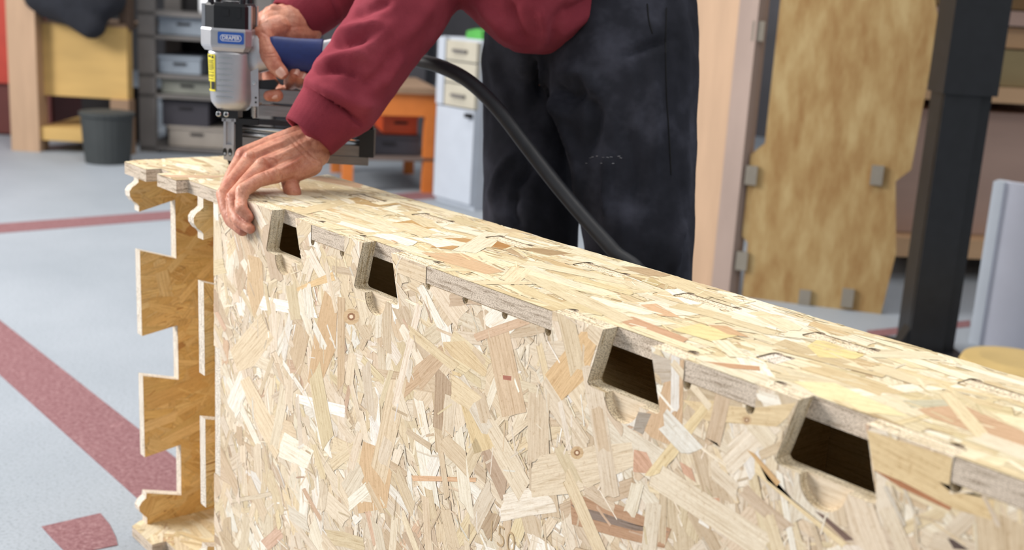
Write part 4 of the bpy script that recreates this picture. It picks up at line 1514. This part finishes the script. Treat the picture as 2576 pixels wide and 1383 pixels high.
# left: plywood bench with a coat on it, red cabinet, bin
s = Spot(100, 381)
bench = empty('plywood_bench', tuple(s.p), 'pale plywood bench with a wide yellow panel at the left rear', 'bench')
part('post', [s.box(34, 104, -140, 381, -0.10, 0.02)], M_PLY, bench)
part('panel', [s.box(96, 314, 74, 246, -0.14, -0.06)], M_YPLY, bench)
part('leg', [s.box(276, 322, 246, 381, -0.12, -0.02)], M_BRN, bench)
part('rail', [s.box(292, 318, -140, 80, -0.16, -0.08)], W('dark_timber', (84, 66, 54)), bench)
part('shelf', [s.box(104, 214, 320, 352, -0.50, 0.0)], M_YPLY, bench)
part('cavity_shade_sheet', [s.box(100, 290, 240, 381, -0.62, -0.58)], M_DARKV, bench)  # black sheet that paints the shade of the open cavity below the panel
part('bench_top', [s.box(100, 310, 66, 74, -0.60, -0.06)], M_BRN, bench)
coat_me = fused([[(s((120, 8, -0.02)), .10), (s((190, 10, 0.0)), .13), (s((270, 5, 0.0)), .11)], [(s((200, 30, 0.02)), .10), (s((245, 68, 0.04)), .075)],
                 [(s((120, -60, -0.1)), .12), (s((270, -70, -0.1)), .12)], [(s((125, 40, -0.02)), .05), (s((180, 48, 0.0)), .06)]], 0.02, 4)
tag(link_mesh('coat', coat_me, M_COAT, None, True), 'dark coat draped over the plywood bench', 'coat')
s = Spot(-20, 372)
rc = empty('red_cabinet', tuple(s.p), 'red metal cabinet at the far left edge of the photo', 'cabinet')
part('carcass', [s.box(-170, 40, -140, 372, -1.0, -0.5)], M_REDD, rc)
part('door', [s.box(-166, 36, -136, 236, -0.5, -0.48)], M_RED, rc)
part('drawer_front', [s.box(-166, 36, 244, 366, -0.5, -0.48)], M_REDD, rc)
s = Spot(272, 408)
tag(part('waste_bin', [lathe([(0.105, 0.0), (0.115, 0.10), (0.122, 0.22), (0.130, 0.23), (0.130, 0.245), (0.10, 0.25)], 24, lambda p: s.p + Vector(p))], M_BIN, smooth=False),
    'low dark round bin standing on the floor beside the plywood bench', 'bin')

# steel shelving with crates
s = Spot(440, 386)
sh = empty('steel_shelving', tuple(s.p), 'grey steel shelving unit with crates behind the nail gun', 'shelving')
for x in (352, 640):
    for c in (0.0, -0.45):
        part('upright', [s.box(x, x + 42, -160, 386, c - 0.03, c)], M_GREY, sh)
for y in (50, 104, 196, 244, 372):
    part('shelf', [s.box(352, 682, y, y + 9, -0.48, 0.0)], M_GREY, sh)
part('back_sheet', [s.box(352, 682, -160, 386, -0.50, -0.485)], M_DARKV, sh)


def crate(x0, x1, y0, y1, mat, label, c0=-0.40, c1=-0.04, name='crate', cat='crate', group=None):
    r = empty(name, tuple(s(((x0 + x1) / 2, y1, (c0 + c1) / 2))), label, cat, group)
    t = 5
    part('body', [s.box(x0, x1, y0, y1, c0, c1)], mat, r, bevel=0.006)
    part('rim', [s.box(x0 - 3, x1 + 3, y0 - 4, y0 + 3, c0 - 0.006, c1 + 0.006)], mat, r, bevel=0.004)
    part('handle', [s.box((x0 + x1) / 2 - 16, (x0 + x1) / 2 + 16, y0 + 12, y0 + 17, c1, c1 + 0.008)], M_DARKV, r)


crate(398, 520, 62, 102, M_CRATE, 'blue grey crate on the upper shelf left of the nail gun')
crate(398, 500, 156, 194, M_CRATE, 'blue grey crate on the middle shelf behind the nail gun')
crate(402, 530, 208, 242, M_CRATE2, 'olive grey crate on the lower shelf behind the nail gun')
crate(404, 520, 262, 320, M_CRATE3, 'charcoal crate on the bottom shelf under the olive crate', -0.40, -0.04)
crate(420, 560, 324, 370, M_CRATE4, 'warm grey carton on the lowest shelf near the floor', name='carton', cat='carton')
tag(part('lidded_jar', [lathe([(0.046, 0.0), (0.052, 0.02), (0.052, 0.075), (0.046, 0.088), (0.03, 0.097), (0.012, 0.10)], 20,
                              lambda p: s((520, 50, -0.06)) + Vector(p))], M_WHITE, smooth=True), 'white round jar on the top shelf above the nail gun cap', 'jar')

# dark cabinets along the back
for i, (x0, x1, lab_) in enumerate(((690, 800, 'dark grey cabinet behind the gripping hand'), (802, 930, 'dark grey cabinet behind the raised sleeve'), (932, 1066, 'dark grey cabinet above the orange bench'))):
    s = Spot((x0 + x1) / 2, 392 + i * 6)
    r = empty('storage_cabinet', tuple(s.p), lab_, 'cabinet', 'dark cabinets along the rear')
    yb = s.py
    part('carcass', [s.box(x0, x1, -200, yb, -0.5, 0.0)], M_DCAB, r)
    part('door', [s.box(x0 + 4, (x0 + x1) / 2 - 1, -196, yb - 10, 0.0, 0.02)], M_DCAB, r)
    part('door', [s.box((x0 + x1) / 2 + 1, x1 - 4, -196, yb - 10, 0.0, 0.02)], M_DCAB, r)
    part('handle', [s.box((x0 + x1) / 2 + 8, (x0 + x1) / 2 + 13, 80, 130, 0.02, 0.045)], M_GREY, r)

# orange bench with bins under it
s = Spot(1076, 486, -0.25)
ob = empty('orange_bench', tuple(s.p), 'orange steel workbench frame beside the white cabinet', 'bench')
part('beam', [s.box(860, 1089, 246, 300, -0.06, 0.0)], M_ORANGE, ob)
part('bench_top', [s.box(860, 1089, 232, 246, -0.62, 0.02)], M_BRN, ob)
for x, c in ((1062, 0.0), (1062, -0.56), (862, 0.0), (862, -0.56)):
    part('leg', [s.box(x, x + 26, 300 if c == 0 else 246, 486, c - 0.05, c)], M_ORANGE, ob)
part('lower_shelf', [s.box(862, 1088, 400, 408, -0.60, 0.0)], W('brown_board', (112, 98, 92)), ob)
crate(968, 1052, 308, 350, M_ORED, 'red orange crate under the orange bench', -0.45, -0.10)
crate(900, 1056, 356, 398, M_CRATE3, 'charcoal tray on the lower shelf of the orange bench', -0.48, -0.06, 'tray', 'tray')

# white cabinet with beige drawers above
x0, x1, yf = -2.66, -2.386, 2.315
def zc(py): return on(1150, py, 1, yf).z
wc = empty('white_cabinet', ((x0 + x1) / 2, yf + 0.25, 0), 'tall white cabinet with beige drawers behind the left trouser leg', 'cabinet')
part('carcass', [box(x0, x1, yf + 0.02, yf + 0.5, 0.0, zc(95))], M_WCAB, wc)
dr = part('door', [box(x0 + 0.004, x1 - 0.004, yf, yf + 0.02, 0.025, zc(272))], M_WCAB, wc, bevel=0.003)
part('handle', [box(x1 - 0.045, x1 - 0.012, yf - 0.022, yf, zc(272) - 0.03, zc(272) - 0.012)], M_BLK, dr)
for ya, yb in ((268, 212), (208, 156), (152, 102)):
    d_ = part('drawer', [box(x0 + 0.055, x1 - 0.006, yf, yf + 0.02, zc(ya), zc(yb))], M_BEIGE, wc, bevel=0.003)
    part('drawer_pull', [box(x0 + 0.11, x1 - 0.07, yf - 0.012, yf, (zc(ya) + zc(yb)) / 2 - 0.006, (zc(ya) + zc(yb)) / 2 + 0.006)], M_GREY, d_)
part('side_strip', [box(x0, x0 + 0.05, yf - 0.004, yf + 0.02, zc(268), zc(96))], M_WCAB, wc)
gp = on(1190, 97, 1, yf + 0.05)
tag(part('green_box', [prism([(-0.05, 0), (0.06, 0), (0.055, 0.035), (0.02, 0.042), (-0.045, 0.03)], 0, 0.09, lambda p: Vector((gp.x + p[0], gp.y + p[1], zc(95) + p[2] + 0.0005)))], M_GREEN, bevel=0.004),
    'small bright green plastic box on the white cabinet', 'box')
mp_ = empty('machine_cover', (-2.5, 3.2, 0), 'dark grey machine housing rising behind the white cabinet', 'machine')
part('housing', [box(-3.0, -1.9, 2.95, 3.5, 0.0, 2.2)], M_DCAB, mp_, bevel=0.02)
part('vent_panel', [box(-2.8, -2.1, 2.94, 2.95, 1.0, 1.9)], M_GREY, mp_)

# upright boards
K0, K1 = ground(1866, 747), ground(2216, 790)
Lv = Vector((K1.x - K0.x, K1.y - K0.y, 0))
Ld = Lv.normalized()
Ln = Vector((Ld.y, -Ld.x, 0))
def kfr(p): return Vector((K0.x, K0.y, 0)) + Ld * p[0] + Ln * p[1] + Vector((0, 0, p[2]))
ub = empty('upright_panel', tuple(kfr((Lv.length / 2, 0, 0))), 'tall golden strand board panel standing on end behind the person', 'panel')
lw = Lv.length
outl = [(0, 0), (lw, 0), (lw + 0.02, 0.20), (lw - 0.01, 0.42), (lw + 0.03, 0.46), (lw + 0.05, 0.9), (lw + 0.02, 1.0), (lw + 0.02, 2.3), (0.0, 2.3), (0.0, 1.02), (0.02, 1.0), (0.02, 0.5), (-0.02, 0.46), (-0.02, 0.2), (0, 0.18)]
part('board', [prism(outl, -0.04, 0.0, kfr)], M_FOSB, ub)
part('stud', [box(0.05, 0.11, -0.14, -0.04, 0.0, 2.3, kfr)], M_BRN, ub)
for px, py in ((1908, 78), (1890, 440), (1866, 655), (2022, 766), (2132, 748), (2206, 440)):
    d = ray(px, py)
    t_ = (kfr((0, 0, 0)) - CAM).dot(Ln) / d.dot(Ln)
    q = CAM + d * t_
    u_, z_ = (q - kfr((0, 0, 0))).dot(Ld), max(0.02, q.z)
    part('bracket', [box(u_ - 0.018, u_ + 0.018, 0.0, 0.012, z_ - 0.03, z_ + 0.03, kfr)], M_BOLT, ub, bevel=0.003)
pe = kfr((-0.03, 0.0, 0))
pb = empty('pale_board', (pe.x - 0.2, pe.y + 0.05, 0), 'pale pinkish board standing upright beside the golden panel', 'panel')
part('board', [box(pe.x - 0.46, pe.x - 0.075, pe.y - 0.012, pe.y + 0.012, 0.0, 2.3)], M_PLY, pb)
part('edge_strip', [box(pe.x - 0.075, pe.x, pe.y - 0.02, pe.y + 0.03, 0.0, 2.3)], W('greyed_pine', (158, 138, 128), stretch=(1, 1, 0.3)), pb)

# sheet rack on the right
s = Spot(2400, 706, -0.12)
rk = empty('sheet_rack', tuple(s.p), 'long sheet material rack with an orange top beam at the right rear', 'rack')
part('beam', [s.box(2290, 2760, -40, 17, -0.06, 0.0)], M_ORANGE, rk)
for x in (2180, 2700):
    part('upright', [s.box(x, x + 40, -300, 706, -0.70, -0.62)], M_BLK, rk)
part('shelf', [s.box(2180, 2760, 236, 272, -0.66, 0.0)], M_SHELFT, rk)
part('shelf', [s.box(2180, 2760, 604, 650, -0.66, 0.0)], M_SHELFT, rk)
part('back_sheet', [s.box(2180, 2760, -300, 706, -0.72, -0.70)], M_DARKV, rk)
for (y0, y1, m, c1, lab_) in ((150, 234, M_OLIVE, -0.03, 'olive fibreboard sheets lying on the rack shelf'),
                              (98, 146, M_SHELFT, -0.09, 'tan sheet stacked above the olive fibreboard'),
                              (60, 94, M_PINK, -0.05, 'thin pinkish sheet near the top of the rack'),
                              (24, 56, M_OLIVE, -0.12, 'uppermost thin sheet just under the orange beam'),
                              (300, 602, M_PINK, -0.10, 'large pinkish fibreboard sheet filling the lower rack bay')):
    tag(part('board', [s.box(2186, 2740, y0, y1, -0.60, c1)], m, None, bevel=0.003), lab_, 'board', 'boards on the sheet rack')

# black steel post
s = Spot(2325, 884)
ps = empty('steel_post', tuple(s.p), 'black steel post rising from floor to ceiling at the right', 'post')
def prs(x): return (x - 2325) * s.s
part('web', [box(-0.012, 0.012, -0.05, 0.05, 0.0, 3.2, frame(s.p, s.h, s.n, (0, 0, 1)))], M_BLK, ps)
fr_ = frame(s.p, s.h, s.n, (0, 0, 1))
part('flange', [box(-0.066, 0.030, 0.038, 0.056, 0.0, 3.2, fr_), box(-0.066, -0.048, -0.05, 0.05, 0.0, 3.2, fr_)], M_BLK, ps, bevel=0.002)
part('flange', [box(0.030, 0.066, 0.020, 0.038, 0.0, 3.2, fr_), box(0.048, 0.066, -0.05, 0.03, 0.0, 3.2, fr_)], M_BLK, ps, bevel=0.002)
part('sleeve', [box(-0.074, 0.070, -0.06, 0.064, 0.72, 3.2, fr_)], M_BLK, ps, bevel=0.004)
part('base_plate', [box(-0.10, 0.085, -0.09, 0.09, 0.0, 0.014, fr_)], M_BLK, ps, bevel=0.002)
part('gusset', [prism([(-0.10, 0.014), (-0.05, 0.014), (-0.05, 0.11)], 0.0, 0.05, fr_)], M_BLK, ps)

# white board leaning at the right edge, and a low round tub
a_, b_ = ground(2436, 862), ground(2640, 905)
wd = Vector((b_.x - a_.x, b_.y - a_.y, 0)).normalized()
wn = Vector((wd.y, -wd.x, 0))
wfr = frame((a_.x, a_.y, 0), wd, wn, (0, 0, 1))
wb = empty('melamine_board', tuple(wfr((0.15, 0, 0))), 'white melamine panel standing at the right edge of the photo', 'panel')
part('face_board', [box(0.03, 0.60, -0.05, -0.01, 0.0, 0.475, wfr)], M_LAV, wb, bevel=0.003)
part('edge_band', [box(0.0, 0.03, -0.06, 0.0, 0.0, 0.475, wfr)], M_WCAB, wb, bevel=0.002)
tp = at(2560, 905, 2.85)
tb = empty('round_tub', (tp.x, tp.y, 0), 'low round ochre tub with a yellow base at the right edge', 'tub')
h_ = tp.z
part('tub_wall', [lathe([(0.11, 0.0), (0.125, 0.02), (0.128, h_ - 0.03)], 28, lambda p: Vector((tp.x, tp.y, 0)) + Vector(p))], M_TUBY, tb, smooth=False)
part('lid', [lathe([(0.132, h_ - 0.03), (0.135, h_ - 0.02), (0.128, h_ - 0.004), (0.09, h_ + 0.004)], 28, lambda p: Vector((tp.x, tp.y, 0)) + Vector(p))], M_TUB, tb, smooth=False)
tag(marking([(g.x, g.y) for g in (ground(2180, 850), ground(2440, 822), ground(2440, 806), ground(2180, 832))][::-1], 'floor_line'),
    'short faded red floor line behind the black post', 'floor line')
